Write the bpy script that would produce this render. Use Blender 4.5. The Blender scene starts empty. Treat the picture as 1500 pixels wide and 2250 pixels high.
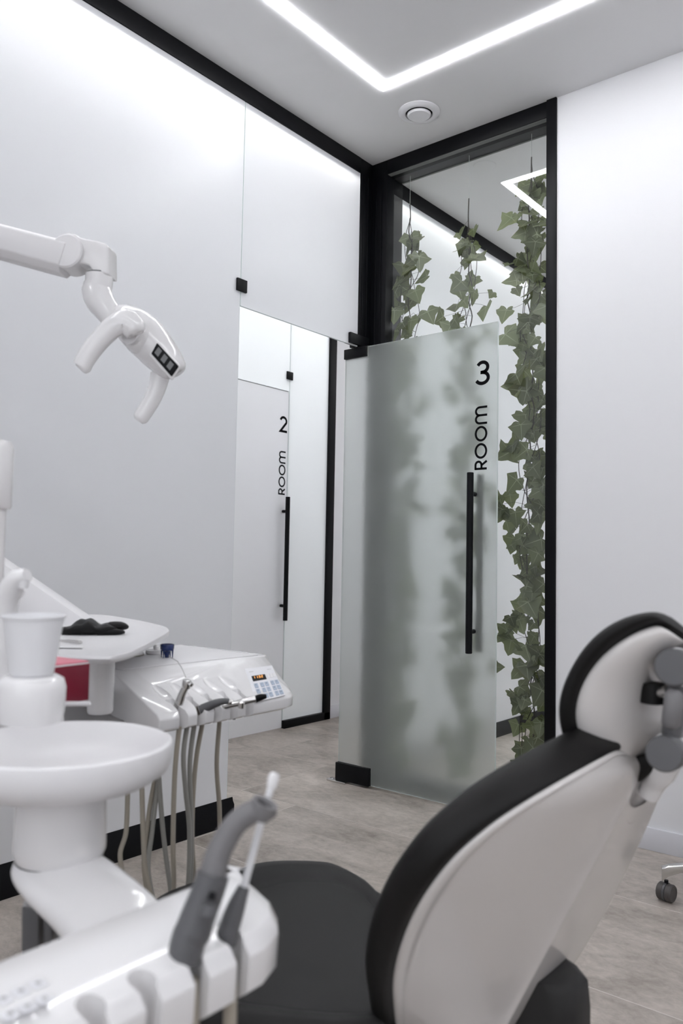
import bpy, bmesh, math, random
import numpy as np
from mathutils import Vector, Matrix
random.seed(7)
S = bpy.context.scene
COL = S.collection
# ------------------------------------------------------------------ camera
FPX = 1770.23
def cam_axes(yaw=0.68557204, pitch=0.05952918, roll=-0.01854483):
    cy, sy, cp, sp = math.cos(yaw), math.sin(yaw), math.cos(pitch), math.sin(pitch)
    fwd = np.array([-sy*cp, cy*cp, sp]); r0 = np.array([cy, sy, 0.]); d0 = np.cross(fwd, r0)
    c, s = math.cos(roll), math.sin(roll)
    return np.array([c*r0+s*d0, -s*r0+c*d0, fwd])
AX = cam_axes(); EYE = np.array([0, 0, 1.05])
cd = bpy.data.cameras.new('camera'); cam = bpy.data.objects.new('camera', cd); COL.objects.link(cam)
m = Matrix.Identity(4)
for i in range(3):
    m[i][0] = AX[0][i]; m[i][1] = -AX[1][i]; m[i][2] = -AX[2][i]; m[i][3] = EYE[i]
cam.matrix_world = m
cd.sensor_fit = 'HORIZONTAL'; cd.sensor_width = 24.0; cd.lens = FPX/1500*24.0
cd.clip_start = 0.02; cd.dof.use_dof = True; cd.dof.focus_distance = 3.1; cd.dof.aperture_fstop = 4.5
S.camera = cam
# ------------------------------------------------------------------ world, light, exposure
S.view_settings.view_transform = 'Standard'; S.view_settings.look = 'None'
S.view_settings.gamma = 1; S.view_settings.use_curve_mapping = False
S.view_settings.exposure = 0.22
W = bpy.data.worlds.new('world'); S.world = W; W.use_nodes = True
W.node_tree.nodes['Background'].inputs[0].default_value = (0.90, 0.93, 1.0, 1)
W.node_tree.nodes['Background'].inputs[1].default_value = .8
def area(name, loc, rot, sx, sy, power, col=(1, 1, 1)):
    l = bpy.data.lights.new(name, 'AREA'); l.shape = 'RECTANGLE'; l.size = sx; l.size_y = sy
    l.energy = power; l.color = col
    o = bpy.data.objects.new(name, l); COL.objects.link(o); o.location = loc; o.rotation_euler = rot
    return o
R_ = math.radians
# added fill lamp standing in for daylight, at an unseen window behind the camera
area('daylight_fill', (0.3, -1.42, 1.7), (R_(90), 0, 0), 2.6, 1.7, 13, (0.93, 0.96, 1.0))
LED_S = 34.0          # emission strength of the ceiling light line
HALL_S = 30.0          # corridor light line

def ray(x, y): return np.array([(x-750)/FPX, (y-1125)/FPX, 1.])@AX
def at(x, y, d): return EYE+ray(x, y)*d
def oz(x, y, z): r = ray(x, y); return EYE+r*((z-1.05)/r[2])
def ox(x, y, X): r = ray(x, y); return EYE+r*(X/r[0])
def oy(x, y, Y): r = ray(x, y); return EYE+r*(Y/r[1])

# ------------------------------------------------------------------ materials
MATS = {}
def mat(name, col, rough=0.5, metal=0.0, spec=0.5, coat=0.0, bump=0.0, bscale=200, trans=0.0, ior=1.45, emit=None, es=0, var=0.0, vscale=3.0, rnd=0.0):
    if name in MATS: return MATS[name]
    M = bpy.data.materials.new(name); M.use_nodes = True; nt = M.node_tree; N = nt.nodes; L = nt.links
    b = N['Principled BSDF']
    b.inputs['Base Color'].default_value = (*col, 1); b.inputs['Roughness'].default_value = rough
    b.inputs['Metallic'].default_value = metal; b.inputs['Specular IOR Level'].default_value = spec
    b.inputs['Coat Weight'].default_value = coat; b.inputs['Coat Roughness'].default_value = 0.05
    b.inputs['Transmission Weight'].default_value = trans; b.inputs['IOR'].default_value = ior
    if emit: b.inputs['Emission Color'].default_value = (*emit, 1); b.inputs['Emission Strength'].default_value = es
    tc = N.new('ShaderNodeTexCoord')
    if var or rnd:
        hsv = N.new('ShaderNodeHueSaturation'); hsv.inputs['Color'].default_value = (*col, 1)
        ma = N.new('ShaderNodeMapRange')
        if rnd:
            oi = N.new('ShaderNodeObjectInfo'); L.new(oi.outputs['Random'], ma.inputs['Value']); a = rnd
        else:
            nz = N.new('ShaderNodeTexNoise'); nz.inputs['Scale'].default_value = vscale; nz.inputs['Detail'].default_value = 6
            L.new(tc.outputs['Object'], nz.inputs['Vector']); L.new(nz.outputs['Fac'], ma.inputs['Value']); a = var
        ma.inputs['To Min'].default_value = 1-a; ma.inputs['To Max'].default_value = 1+a
        L.new(ma.outputs[0], hsv.inputs['Value']); L.new(hsv.outputs[0], b.inputs['Base Color'])
    if bump:
        nz2 = N.new('ShaderNodeTexNoise'); nz2.inputs['Scale'].default_value = bscale; nz2.inputs['Detail'].default_value = 3
        L.new(tc.outputs['Object'], nz2.inputs['Vector'])
        bp = N.new('ShaderNodeBump'); bp.inputs['Strength'].default_value = bump; bp.inputs['Distance'].default_value = 0.002
        L.new(nz2.outputs['Fac'], bp.inputs['Height']); L.new(bp.outputs[0], b.inputs['Normal'])
    MATS[name] = M
    return M
m_wall = mat('white_wall_paint', (.76, .76, .78), .7, bump=.04, bscale=90)
m_ceil = mat('ceiling_paint', (.74, .74, .75), .8, bump=.03, bscale=120)
m_base = mat('white_skirting', (.66, .66, .70), .4, var=.02)
m_black = mat('black_aluminium', (.0022, .0024, .0036), .45, spec=.2, var=.2, vscale=8)
m_bead = mat('grey_seal', (.12, .125, .12), .6, var=.1)
def clear_glass():
    M = bpy.data.materials.new('clear_partition_glass'); M.use_nodes = True; nt = M.node_tree; N = nt.nodes; L = nt.links
    N.remove(N['Principled BSDF'])
    tr = N.new('ShaderNodeBsdfTransparent'); tr.inputs[0].default_value = (.955, .972, .962, 1)
    gl = N.new('ShaderNodeBsdfGlossy'); gl.inputs['Roughness'].default_value = .0; gl.inputs[0].default_value = (.95, .97, .96, 1)
    fr = N.new('ShaderNodeFresnel'); fr.inputs[0].default_value = 1.7
    tc = N.new('ShaderNodeTexCoord'); nz = N.new('ShaderNodeTexNoise'); nz.inputs['Scale'].default_value = 3
    L.new(tc.outputs['Object'], nz.inputs['Vector'])
    ma = N.new('ShaderNodeMapRange'); ma.inputs['To Min'].default_value = .95; ma.inputs['To Max'].default_value = 1.05
    mu = N.new('ShaderNodeMath'); mu.operation = 'MULTIPLY'
    L.new(nz.outputs['Fac'], ma.inputs['Value']); L.new(ma.outputs[0], mu.inputs[0]); L.new(fr.outputs[0], mu.inputs[1])
    ge = N.new('ShaderNodeNewGeometry'); sb = N.new('ShaderNodeMath'); sb.operation = 'SUBTRACT'; sb.inputs[0].default_value = 1; L.new(ge.outputs['Backfacing'], sb.inputs[1])
    m3 = N.new('ShaderNodeMath'); m3.operation = 'MULTIPLY'; L.new(mu.outputs[0], m3.inputs[0]); L.new(sb.outputs[0], m3.inputs[1])
    mx = N.new('ShaderNodeMixShader'); L.new(m3.outputs[0], mx.inputs[0]); L.new(tr.outputs[0], mx.inputs[1]); L.new(gl.outputs[0], mx.inputs[2])
    L.new(mx.outputs[0], N['Material Output'].inputs[0])
    return M
m_clear_glass = clear_glass()
m_plastic = mat('white_gloss_plastic', (.76, .75, .755), .16, coat=.5, var=.01)
m_plastic2 = mat('white_satin_plastic', (.74, .73, .74), .35, var=.015)
m_shell = mat('white_chair_shell', (.64, .615, .60), .22, coat=.4, var=.015)
m_leather = mat('black_leatherette', (.0045, .004, .004), .5, spec=.3, bump=.25, bscale=900, var=.1)
m_seat = mat('charcoal_leatherette', (.020, .0195, .0195), .55, spec=.35, bump=.25, bscale=900, var=.06)
m_dgrey = mat('dark_grey_plastic', (.10, .10, .105), .45, var=.05)
m_mgrey = mat('mid_grey_rubber', (.17, .165, .17), .5, bump=.05, bscale=300, var=.06)
m_lgrey = mat('light_grey_plastic', (.40, .39, .39), .45, var=.04)
m_chrome = mat('brushed_steel', (.62, .61, .60), .22, 1.0, bump=.03, bscale=500)
m_hose = mat('beige_silicone_hose', (.36, .325, .27), .45, var=.06, vscale=12)
m_hose2 = mat('grey_silicone_hose', (.33, .325, .30), .45, var=.06, vscale=12)
m_blue = mat('dark_blue_plastic', (.004, .018, .10), .2, coat=.4, var=.1)
m_red = mat('crimson_card', (.16, .002, .018), .45, var=.06)
m_pink = mat('pale_red_card', (.70, .22, .28), .5, var=.04)
m_cup = mat('translucent_cup_plastic', (.84, .84, .86), .35, trans=.15, var=.01)
m_stem = mat('ivy_stem', (.035, .030, .022), .6, bump=.2, bscale=300, var=.2)
m_vein = mat('ivy_vein', (.30, .33, .21), .5, var=.08)
m_wire = mat('clear_cord', (.55, .56, .55), .25, var=.05)
m_ink = mat('black_vinyl_letters', (.004, .004, .005), .8, spec=.1, var=.1)
m_key = mat('keypad_blue_key', (.36, .42, .52), .5, var=.05)
m_keyp = mat('keypad_film', (.72, .72, .75), .35, var=.02)
m_led = mat('led_diffuser', (.9, .9, .9), .5, emit=(.97, .98, 1.0), es=LED_S, var=.001)
m_hall = mat('corridor_led_diffuser', (.9, .9, .9), .5, emit=(1.0, .985, .96), es=HALL_S, var=.001)
m_disp = mat('orange_display_digits', (.3, .1, .02), .5, emit=(1.0, .45, .12), es=1.4, var=.001)
m_glassedge = mat('glass_edge', (.70, .76, .75), .2, var=.02)

def leaf_mat(name, col):
    M = mat(name, col, .42, rnd=.45); nt = M.node_tree; N = nt.nodes; L = nt.links
    out = N['Material Output']; b = N['Principled BSDF']
    tr = N.new('ShaderNodeBsdfTranslucent'); tr.inputs[0].default_value = (col[0]*1.8, col[1]*1.9, col[2]*1.3, 1)
    mx = N.new('ShaderNodeMixShader'); mx.inputs[0].default_value = .25
    L.new(b.outputs[0], mx.inputs[1]); L.new(tr.outputs[0], mx.inputs[2]); L.new(mx.outputs[0], out.inputs[0])
    return M
m_leaf = leaf_mat('ivy_leaf_green', (.120, .132, .074))

def frosted_panel(name, col, t=.45, rough=.3, depth=.5):
    """acid-etched glass, so dense that nothing behind it shows: diffuse + translucent with a satin face"""
    M = bpy.data.materials.new(name); M.use_nodes = True; nt = M.node_tree; N = nt.nodes; L = nt.links
    b = N['Principled BSDF']; b.inputs['Base Color'].default_value = (*col, 1); b.inputs['Roughness'].default_value = rough
    b.inputs['Specular IOR Level'].default_value = depth
    tc = N.new('ShaderNodeTexCoord'); nz = N.new('ShaderNodeTexNoise'); nz.inputs['Scale'].default_value = 600
    L.new(tc.outputs['Object'], nz.inputs['Vector'])
    bp = N.new('ShaderNodeBump'); bp.inputs['Strength'].default_value = .05; bp.inputs['Distance'].default_value = .001
    L.new(nz.outputs['Fac'], bp.inputs['Height']); L.new(bp.outputs[0], b.inputs['Normal'])
    tr = N.new('ShaderNodeBsdfTranslucent'); tr.inputs[0].default_value = (*[min(1, c*1.15) for c in col], 1)
    mx = N.new('ShaderNodeMixShader'); mx.inputs[0].default_value = t
    L.new(b.outputs[0], mx.inputs[1]); L.new(tr.outputs[0], mx.inputs[2]); L.new(mx.outputs[0], N['Material Output'].inputs[0])
    return M
m_frost = frosted_panel('dense_frosted_glass', (.775, .775, .80), .5)
m_etch = mat('polished_back_face', (1, 1, 1), .0)
def _clear(M):
    nt = M.node_tree; N = nt.nodes; t = N.new('ShaderNodeBsdfTransparent'); t.inputs[0].default_value = (.97, .98, .975, 1)
    nt.links.new(t.outputs[0], N['Material Output'].inputs[0])
_clear(m_etch)
def pane(x0, x1, y0, y1, z0, z1):
    """glass sheet etched on the +x face, polished on the -x face"""
    b = B().box(x0, x1, y0, y1, z0, z1); b.m[4] = 1; return b
m_frost2 = frosted_panel('dense_frosted_glass_far', (.82, .84, .85), .5)

def door_glass(name='frosted_door_glass', fac=.16, tint=(.93, .955, .945), milk=(.86, .90, .885)):
    M = bpy.data.materials.new(name); M.use_nodes = True; nt = M.node_tree; N = nt.nodes; L = nt.links
    b = N['Principled BSDF']; b.inputs['Base Color'].default_value = (*tint, 1)
    b.inputs['Roughness'].default_value = .40; b.inputs['Transmission Weight'].default_value = 1; b.inputs['IOR'].default_value = 1.42
    tc = N.new('ShaderNodeTexCoord'); nz = N.new('ShaderNodeTexNoise'); nz.inputs['Scale'].default_value = 700
    L.new(tc.outputs['Object'], nz.inputs['Vector'])
    bp = N.new('ShaderNodeBump'); bp.inputs['Strength'].default_value = .04; bp.inputs['Distance'].default_value = .001
    L.new(nz.outputs['Fac'], bp.inputs['Height']); L.new(bp.outputs[0], b.inputs['Normal'])
    tr = N.new('ShaderNodeBsdfTranslucent'); tr.inputs[0].default_value = (*milk, 1)
    df = N.new('ShaderNodeBsdfDiffuse'); df.inputs[0].default_value = tuple(c*.94 for c in milk)+(1,)
    a = N.new('ShaderNodeMixShader'); a.inputs[0].default_value = .5
    L.new(tr.outputs[0], a.inputs[1]); L.new(df.outputs[0], a.inputs[2])
    mx = N.new('ShaderNodeMixShader'); mx.inputs[0].default_value = fac
    L.new(b.outputs[0], mx.inputs[1]); L.new(a.outputs[0], mx.inputs[2]); L.new(mx.outputs[0], N['Material Output'].inputs[0])
    return M
m_door = door_glass()
m_door2 = door_glass('milky_frosted_door_glass', .75, (.98, .98, .985), (.93, .935, .95))

def tile_mat():
    M = bpy.data.materials.new('concrete_look_tile'); M.use_nodes = True; nt = M.node_tree; N = nt.nodes; L = nt.links
    b = N['Principled BSDF']; b.inputs['Roughness'].default_value = .42
    tc = N.new('ShaderNodeTexCoord'); geo = N.new('ShaderNodeNewGeometry'); oi = N.new('ShaderNodeObjectInfo')
    add = N.new('ShaderNodeVectorMath'); add.operation = 'ADD'
    sc = N.new('ShaderNodeVectorMath'); sc.operation = 'SCALE'; sc.inputs['Scale'].default_value = 37
    cmb = N.new('ShaderNodeCombineXYZ'); L.new(oi.outputs['Random'], cmb.inputs[0]); L.new(oi.outputs['Random'], cmb.inputs[1])
    L.new(cmb.outputs[0], sc.inputs[0]); L.new(geo.outputs['Position'], add.inputs[0]); L.new(sc.outputs[0], add.inputs[1])
    mp = N.new('ShaderNodeMapping'); mp.inputs['Scale'].default_value = (1.0, 1.5, 1); L.new(add.outputs[0], mp.inputs[0])
    n1 = N.new('ShaderNodeTexNoise'); n1.inputs['Scale'].default_value = 2.2; n1.inputs['Detail'].default_value = 9; n1.inputs['Roughness'].default_value = .68; n1.inputs['Distortion'].default_value = .9
    n2 = N.new('ShaderNodeTexNoise'); n2.inputs['Scale'].default_value = 26; n2.inputs['Detail'].default_value = 8; n2.inputs['Roughness'].default_value = .7; n2.inputs['Distortion'].default_value = .5
    L.new(mp.outputs[0], n1.inputs['Vector']); L.new(mp.outputs[0], n2.inputs['Vector'])
    mix = N.new('ShaderNodeMath'); mix.operation = 'MULTIPLY_ADD'; mix.inputs[1].default_value = .55
    L.new(n2.outputs['Fac'], mix.inputs[0]); L.new(n1.outputs['Fac'], mix.inputs[2])
    cr = N.new('ShaderNodeValToRGB'); cr.color_ramp.elements[0].position = .56; cr.color_ramp.elements[1].position = .98
    cr.color_ramp.elements[0].color = (.225, .195, .168, 1); cr.color_ramp.elements[1].color = (.54, .485, .44, 1)
    e = cr.color_ramp.elements.new(.76); e.color = (.375, .334, .298, 1)
    L.new(mix.outputs[0], cr.inputs[0]); L.new(cr.outputs[0], b.inputs['Base Color'])
    bp = N.new('ShaderNodeBump'); bp.inputs['Strength'].default_value = .12; bp.inputs['Distance'].default_value = .002
    L.new(n2.outputs['Fac'], bp.inputs['Height']); L.new(bp.outputs[0], b.inputs['Normal'])
    return M
m_tile = tile_mat()
m_grout = mat('pale_grout', (.72, .69, .66), .8, var=.05)
m_dark = mat('dark_void', (.02, .02, .02), .8, var=.1)

# ------------------------------------------------------------------ mesh helpers
class B:
    def __init__(s): s.v = []; s.f = []; s.m = []
    def add(s, v, f, mi=0):
        o = len(s.v); s.v += [tuple(map(float, p)) for p in v]; s.f += [[i+o for i in q] for q in f]; s.m += [mi]*len(f); return s
    def box(s, x0, x1, y0, y1, z0, z1, mi=0):
        v = [(x, y, z) for z in (z0, z1) for y in (y0, y1) for x in (x0, x1)]
        return s.add(v, [(0, 2, 3, 1), (4, 5, 7, 6), (0, 1, 5, 4), (2, 6, 7, 3), (0, 4, 6, 2), (1, 3, 7, 5)], mi)
    def obox(s, c, ax, ay, az, hx, hy, hz, mi=0):
        c, ax, ay, az = map(np.array, (c, ax, ay, az))
        v = [c+ax*hx*x+ay*hy*y+az*hz*z for z in (-1, 1) for y in (-1, 1) for x in (-1, 1)]
        return s.add(v, [(0, 2, 3, 1), (4, 5, 7, 6), (0, 1, 5, 4), (2, 6, 7, 3), (0, 4, 6, 2), (1, 3, 7, 5)], mi)
    def loft(s, rows, closed=True, caps=True, mi=0):
        n = len(rows[0]); v = [p for r in rows for p in r]; f = []
        for i in range(len(rows)-1):
            for j in range(n if closed else n-1):
                k = (j+1) % n; f.append((i*n+j, i*n+k, (i+1)*n+k, (i+1)*n+j))
        if caps and closed: f.append(tuple(range(n))[::-1]); f.append(tuple(range((len(rows)-1)*n, len(rows)*n)))
        return s.add(v, f, mi)
    def tube(s, pts, r, n=10, mi=0, flat=1.0, up=None, smooth=0):
        P = [np.array(p, float) for p in pts]
        R = list(r) if hasattr(r, '__len__') else [r]*len(P)
        if smooth: P, R = catmull(P, R, smooth)
        rows = []; prev = None
        for i, p in enumerate(P):
            t = P[min(i+1, len(P)-1)]-P[max(i-1, 0)]; t /= np.linalg.norm(t)+1e-12
            if prev is None:
                a = np.array(up if up is not None else (0, 0, 1.)) if abs(t[2]) < .9 or up is not None else np.array((1., 0, 0))
                prev = a
            u = prev-t*(prev@t); u /= np.linalg.norm(u)+1e-12; w = np.cross(t, u); prev = u
            rows.append([p+R[i]*(math.cos(q)*u+math.sin(q)*w*flat) for q in np.linspace(0, 2*math.pi, n, endpoint=False)])
        return s.loft(rows, mi=mi)
    def lathe(s, prof, c=(0, 0, 0), ax=(0, 0, 1), n=32, mi=0, caps=True):
        c = np.array(c, float); ax = np.array(ax, float); ax /= np.linalg.norm(ax)
        a = np.array((1., 0, 0)) if abs(ax[0]) < .9 else np.array((0, 1., 0))
        u = np.cross(ax, a); u /= np.linalg.norm(u); w = np.cross(ax, u)
        rows = [[c+ax*h+r*(math.cos(q)*u+math.sin(q)*w) for q in np.linspace(0, 2*math.pi, n, endpoint=False)] for r, h in prof]
        return s.loft(rows, caps=caps, mi=mi)
    def prism(s, poly, org, ax, ay, az, h, mi=0):
        org, ax, ay, az = map(np.array, (org, ax, ay, az))
        a = [org+ax*x+ay*y for x, y in poly]; b = [p+az*h for p in a]
        return s.loft([a, b], mi=mi)
def catmull(P, R, k):
    oP, oR = [], []
    for i in range(len(P)-1):
        p0, p1, p2, p3 = P[max(i-1, 0)], P[i], P[i+1], P[min(i+2, len(P)-1)]
        for j in range(k):
            t = j/k; t2 = t*t; t3 = t2*t
            oP.append(.5*((2*p1)+(-p0+p2)*t+(2*p0-5*p1+4*p2-p3)*t2+(-p0+3*p1-3*p2+p3)*t3)); oR.append(R[i]*(1-t)+R[i+1]*t)
    oP.append(P[-1]); oR.append(R[-1]); return oP, oR
def obj(name, b, mats, parent=None, bevel=0, seg=2, sub=0, smooth=True, ang=35, base=None, kind=None):
    me = bpy.data.meshes.new(name); me.from_pydata(b.v, [], b.f)
    mats = mats if isinstance(mats, (list, tuple)) else [mats]
    for q in mats: me.materials.append(q)
    me.polygons.foreach_set('material_index', b.m); me.update()
    bm = bmesh.new(); bm.from_mesh(me); bmesh.ops.recalc_face_normals(bm, faces=bm.faces)
    if bevel:
        es = [e for e in bm.edges if len(e.link_faces) == 2 and e.calc_face_angle(0) > R_(30)]
        bmesh.ops.bevel(bm, geom=es, offset=bevel, segments=seg, profile=.5, affect='EDGES', clamp_overlap=True)
    bm.to_mesh(me); bm.free()
    o = bpy.data.objects.new(name, me); COL.objects.link(o)
    if sub:
        md = o.modifiers.new('sub', 'SUBSURF'); md.levels = sub; md.render_levels = sub
    if smooth:
        me.shade_smooth()
        if not sub: me.set_sharp_from_angle(angle=R_(ang))
    if parent is not None:
        o.parent = parent; o.matrix_parent_inverse = parent.matrix_world.inverted()
    elif base is not None: pass
    if kind: o['kind'] = kind
    return o
def thing(name, label, cat, loc=(0, 0, 0), group=None, kind=None):
    o = bpy.data.objects.new(name, None); COL.objects.link(o); o.empty_display_size = .1
    o.location = [float(q) for q in loc]; o.matrix_world = Matrix.Translation([float(q) for q in loc])
    o['label'] = label; o['category'] = cat
    if group: o['group'] = group
    if kind: o['kind'] = kind
    return o
def tag(o, label, cat, group=None, kind=None):
    o['label'] = label; o['category'] = cat
    if group: o['group'] = group
    if kind: o['kind'] = kind
    return o
def cut(o, cutters):
    """carve the cutter shapes out of a mesh object and bake the result"""
    tmp = []
    for c in cutters:
        c2 = obj('cutter', c, [m_plastic], smooth=False); tmp.append(c2)
        md = o.modifiers.new('cut', 'BOOLEAN'); md.operation = 'DIFFERENCE'; md.solver = 'EXACT'; md.object = c2
    bpy.context.view_layer.update()
    dg = bpy.context.evaluated_depsgraph_get(); me = bpy.data.meshes.new_from_object(o.evaluated_get(dg))
    o.modifiers.clear(); old = o.data; o.data = me; me.name = old.name
    me.shade_smooth(); me.set_sharp_from_angle(angle=R_(32))
    for c in tmp: bpy.data.objects.remove(c)

# ------------------------------------------------------------------ room dimensions
XL, YB, H = -2.384, 3.106, 3.018
XR, YR = 1.75, -1.5
XC = -3.476; YE = 7.2
MY = 3.137           # clear glass plane
YP = 3.235           # far side of the deep black portal frame
YN = 7.2             # far wall of the next room
# floor: bed + tiles
fl = obj('floor', B().box(XC-2.0, XR+.1, YR-.1, YN+.1, -.06, -.0007), m_grout, smooth=False)
tag(fl, 'floor of large concrete-look porcelain tiles', 'floor', kind='structure')
TL, TW, G = 1.2, .6, .0017
tb = B().box(G, TL-G, G, TW-G, -.012, 0)
tile_mesh = None
rows = {2.61: -2.69, 2.01: -2.36, 1.41: -2.02, .81: -2.69, .21: -2.36, -.39: -2.02, -.99: -2.69, -1.59: -2.36, 3.21: -3.14, 3.81: -2.69, 4.41: -3.14, 5.01: -2.69}
for y0, x0 in rows.items():
    for k in range(-2, 5):
        if y0 > 5.2: continue
        xa = x0+k*TL
        if xa+TL < XC-.9 or xa > XR: continue
        if tile_mesh is None:
            t = obj('floor_tile', tb, m_tile, fl, bevel=.0004, seg=1, smooth=False); tile_mesh = t.data
        else:
            t = bpy.data.objects.new('floor_tile', tile_mesh); COL.objects.link(t); t.parent = fl
        t.location = (xa, y0, 0)
ce = obj('ceiling', B().box(XL-.02, XR+.1, YR-.1, YN+.1, H, H+.08), m_ceil, smooth=False)
tag(ce, 'plain pale grey ceiling of the treatment room', 'ceiling', kind='structure')
ce2 = obj('ceiling', B().box(XC-2.0, XL-.02, YR-.1, YN+.1, H, H+.08), m_ceil, smooth=False)
tag(ce2, 'corridor ceiling beyond the frosted glass wall', 'ceiling', kind='structure')
# back wall: white part, and the recess carrying the clear glass
wb = obj('wall_back', B().box(-1.405, XR+.1, YB, YP, 0, H), m_wall, smooth=False)
tag(wb, 'smooth white wall right of the ivy', 'wall', kind='structure')
wn = thing('window_2', 'clear glass panel beside the open door with ivy behind it', 'window', (-1.86, MY, 0), kind='structure')
obj('glass_pane', B().box(-2.288, -1.449, MY-.003, MY+.003, .05, 2.948), m_clear_glass, wn, smooth=False)
obj('seal', B().box(-2.287, -1.45, YB+.002, MY-.0035, 2.9440, 2.9458), m_bead, wn, smooth=False)
obj('seal', B().box(-2.287, -1.45, YP-.008, YP+.001, 2.9435, 2.9458), m_bead, wn, smooth=False)
obj('bottom_rail', B().box(-2.287, -1.45, YB-.002, YP, .0, .050), m_black, wn, bevel=.002)
for nm, bx in (('trim_1', (-2.290, -1.445, YB-.002, YP, 2.946, H)),
               ('trim_2', (-1.450, -1.4052, YB-.010, YP+.002, 0, H)),
               ('trim_3', (XL-.01, -2.287, 3.104, YP+.002, 0, H)),
               ('trim_4', (XL-.018, XL+.006, YR, 3.013, 2.942, H))):
    b = B().box(*bx)
    if nm == 'trim_3': b.box(XL-.05, XL+.005, 3.013, 3.106, 2.083, H)
    o = obj(nm, b, m_black, bevel=.0025, smooth=True)
    tag(o, {'trim_1': 'black top rail above the clear glass and ivy', 'trim_2': 'black vertical post between the clear glass and white wall',
            'trim_3': 'thick black corner post behind the open door', 'trim_4': 'long black rail along the top of the frosted glass wall'}[nm], 'frame', kind='structure')
t3 = bpy.data.objects['trim_3']; t1 = bpy.data.objects['trim_1']
obj('ridge', B().box(XL+.003, XL+.010, 3.030, 3.038, 2.083, 2.94).box(XL+.003, XL+.009, 3.066, 3.072, 2.083, 2.94).box(XL+.030, XL+.036, 3.099, 3.106, 0, 2.94).box(XL+.062, XL+.068, 3.097, 3.106, 0, 2.94), m_black, t3, bevel=.0015)
# the room beyond the clear glass
wn2 = thing('wall_beyond', 'white frosted wall seen through the clear glass behind the ivy', 'wall', (XL, 4, 0), kind='structure')
obj('glass_panel', pane(XL-.012, XL, YP, YN, .004, 2.95), [m_frost, m_etch], wn2, smooth=False)
obj('top_rail', B().box(XL-.018, XL+.006, YP, YN, 2.942, H), m_black, wn2, bevel=.002)
obj('baseboard', B().box(XL+.0005, XL+.014, YP, YN, 0, .088), m_black, wn2, bevel=.003)
for nm, bx, lb in (('wall_beyond', (XC-.1, XR+.1, YN, YN+.1, 0, H), 'far white wall of the room beyond the glass'), ('wall_beyond', (XR, XR+.1, YB+.1, YN, 0, H), 'side white wall of the room beyond the glass')):
    o = obj(nm, B().box(*bx), m_wall, smooth=False); tag(o, lb, 'wall', kind='structure')
l2 = thing('ceiling_light', 'light line added out of view to brighten the room beyond the glass', 'light', (0, 5, H))  # added light, kept behind the white wall, brightens the next room
b = B()
for bx in ((-1.25, 1.0, 3.6, 3.66), (-1.25, 1.0, 6.2, 6.26), (-1.25, -1.19, 3.66, 6.2), (.94, 1.0, 3.66, 6.2), (-.15, -.09, 3.66, 6.2)): b.box(*bx, H-.004, H-.0005)
obj('diffuser', b, m_led, l2, smooth=False)
br = obj('baseboard_right', B().box(-1.405, XR, YB-.014, YB, 0, .082), m_base, bevel=.002)
tag(br, 'low white baseboard along the white wall', 'baseboard', kind='structure')
# right wall and rear wall with window
o = obj('wall_right', B().box(XR, XR+.1, YR-.1, YB+.1, 0, H), m_wall, smooth=False); tag(o, 'white side wall right of the camera', 'wall', kind='structure')
b = B().box(XL-.02, -1.2, YR-.1, YR, 0, H).box(-1.2, 1.75, YR-.1, YR, 0, .8).box(-1.2, 1.75, YR-.1, YR, 2.6, H)
o = obj('wall_rear', b, m_wall, smooth=False); tag(o, 'white wall with the window behind the camera', 'wall', kind='structure')
win = thing('window_1', 'unseen window set behind the camera to let in daylight', 'window', (.28, YR, .8), kind='structure')
obj('window_frame', B().box(-1.2, 1.7, YR-.06, YR-.01, .8, .86).box(-1.2, 1.7, YR-.06, YR-.01, 2.54, 2.6).box(-1.2, -1.14, YR-.06, YR-.01, .8, 2.6)
    .box(1.64, 1.7, YR-.06, YR-.01, .8, 2.6).box(.24, .30, YR-.06, YR-.01, .8, 2.6), m_black, win, smooth=False)

# left frosted glass wall
wl = thing('wall_left', 'frosted glass partition with black rails left of the open door', 'wall', (XL, 2.0, 0), kind='structure')
GX0, GX1 = XL-.010, XL
obj('glass_panel', pane(GX0, GX1, YR, 2.2335, .004, 2.95), [m_frost, m_etch], wl, smooth=False)
obj('transom_panel', pane(GX0, GX1, 2.2375, 3.012, 2.082, 2.95), [m_frost, m_etch], wl, smooth=False)
obj('glass_edge', B().box(GX0+.0005, GX1+.0002, 2.2334, 2.2340, .004, 2.95).box(GX0+.0005, GX1+.0002, 2.2372, 2.2377, 2.082, 2.95)
    .box(GX0+.0005, GX1+.0002, 2.2375, 3.012, 2.0812, 2.0822), m_glassedge, wl, smooth=False)
for s in (1, -1):
    x0 = GX1+.0005 if s > 0 else GX0-.0105
    obj('glass_clamp', B().box(x0, x0+.010, 2.209, 2.264, 2.138, 2.190), m_black, wl, bevel=.002)
b = B()
prof = [(XL+.014, 0), (XL+.014, .078), (XL+.006, .090), (XL+.003, .103), (XL+.0005, .104), (XL+.0005, 0)]
b.loft([[(x, y, z) for x, z in prof] for y in (YR, 2.262)])
bl = obj('baseboard_left', b, m_black, ang=50); tag(bl, 'black moulded baseboard under the frosted glass wall', 'baseboard', kind='structure')

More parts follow.
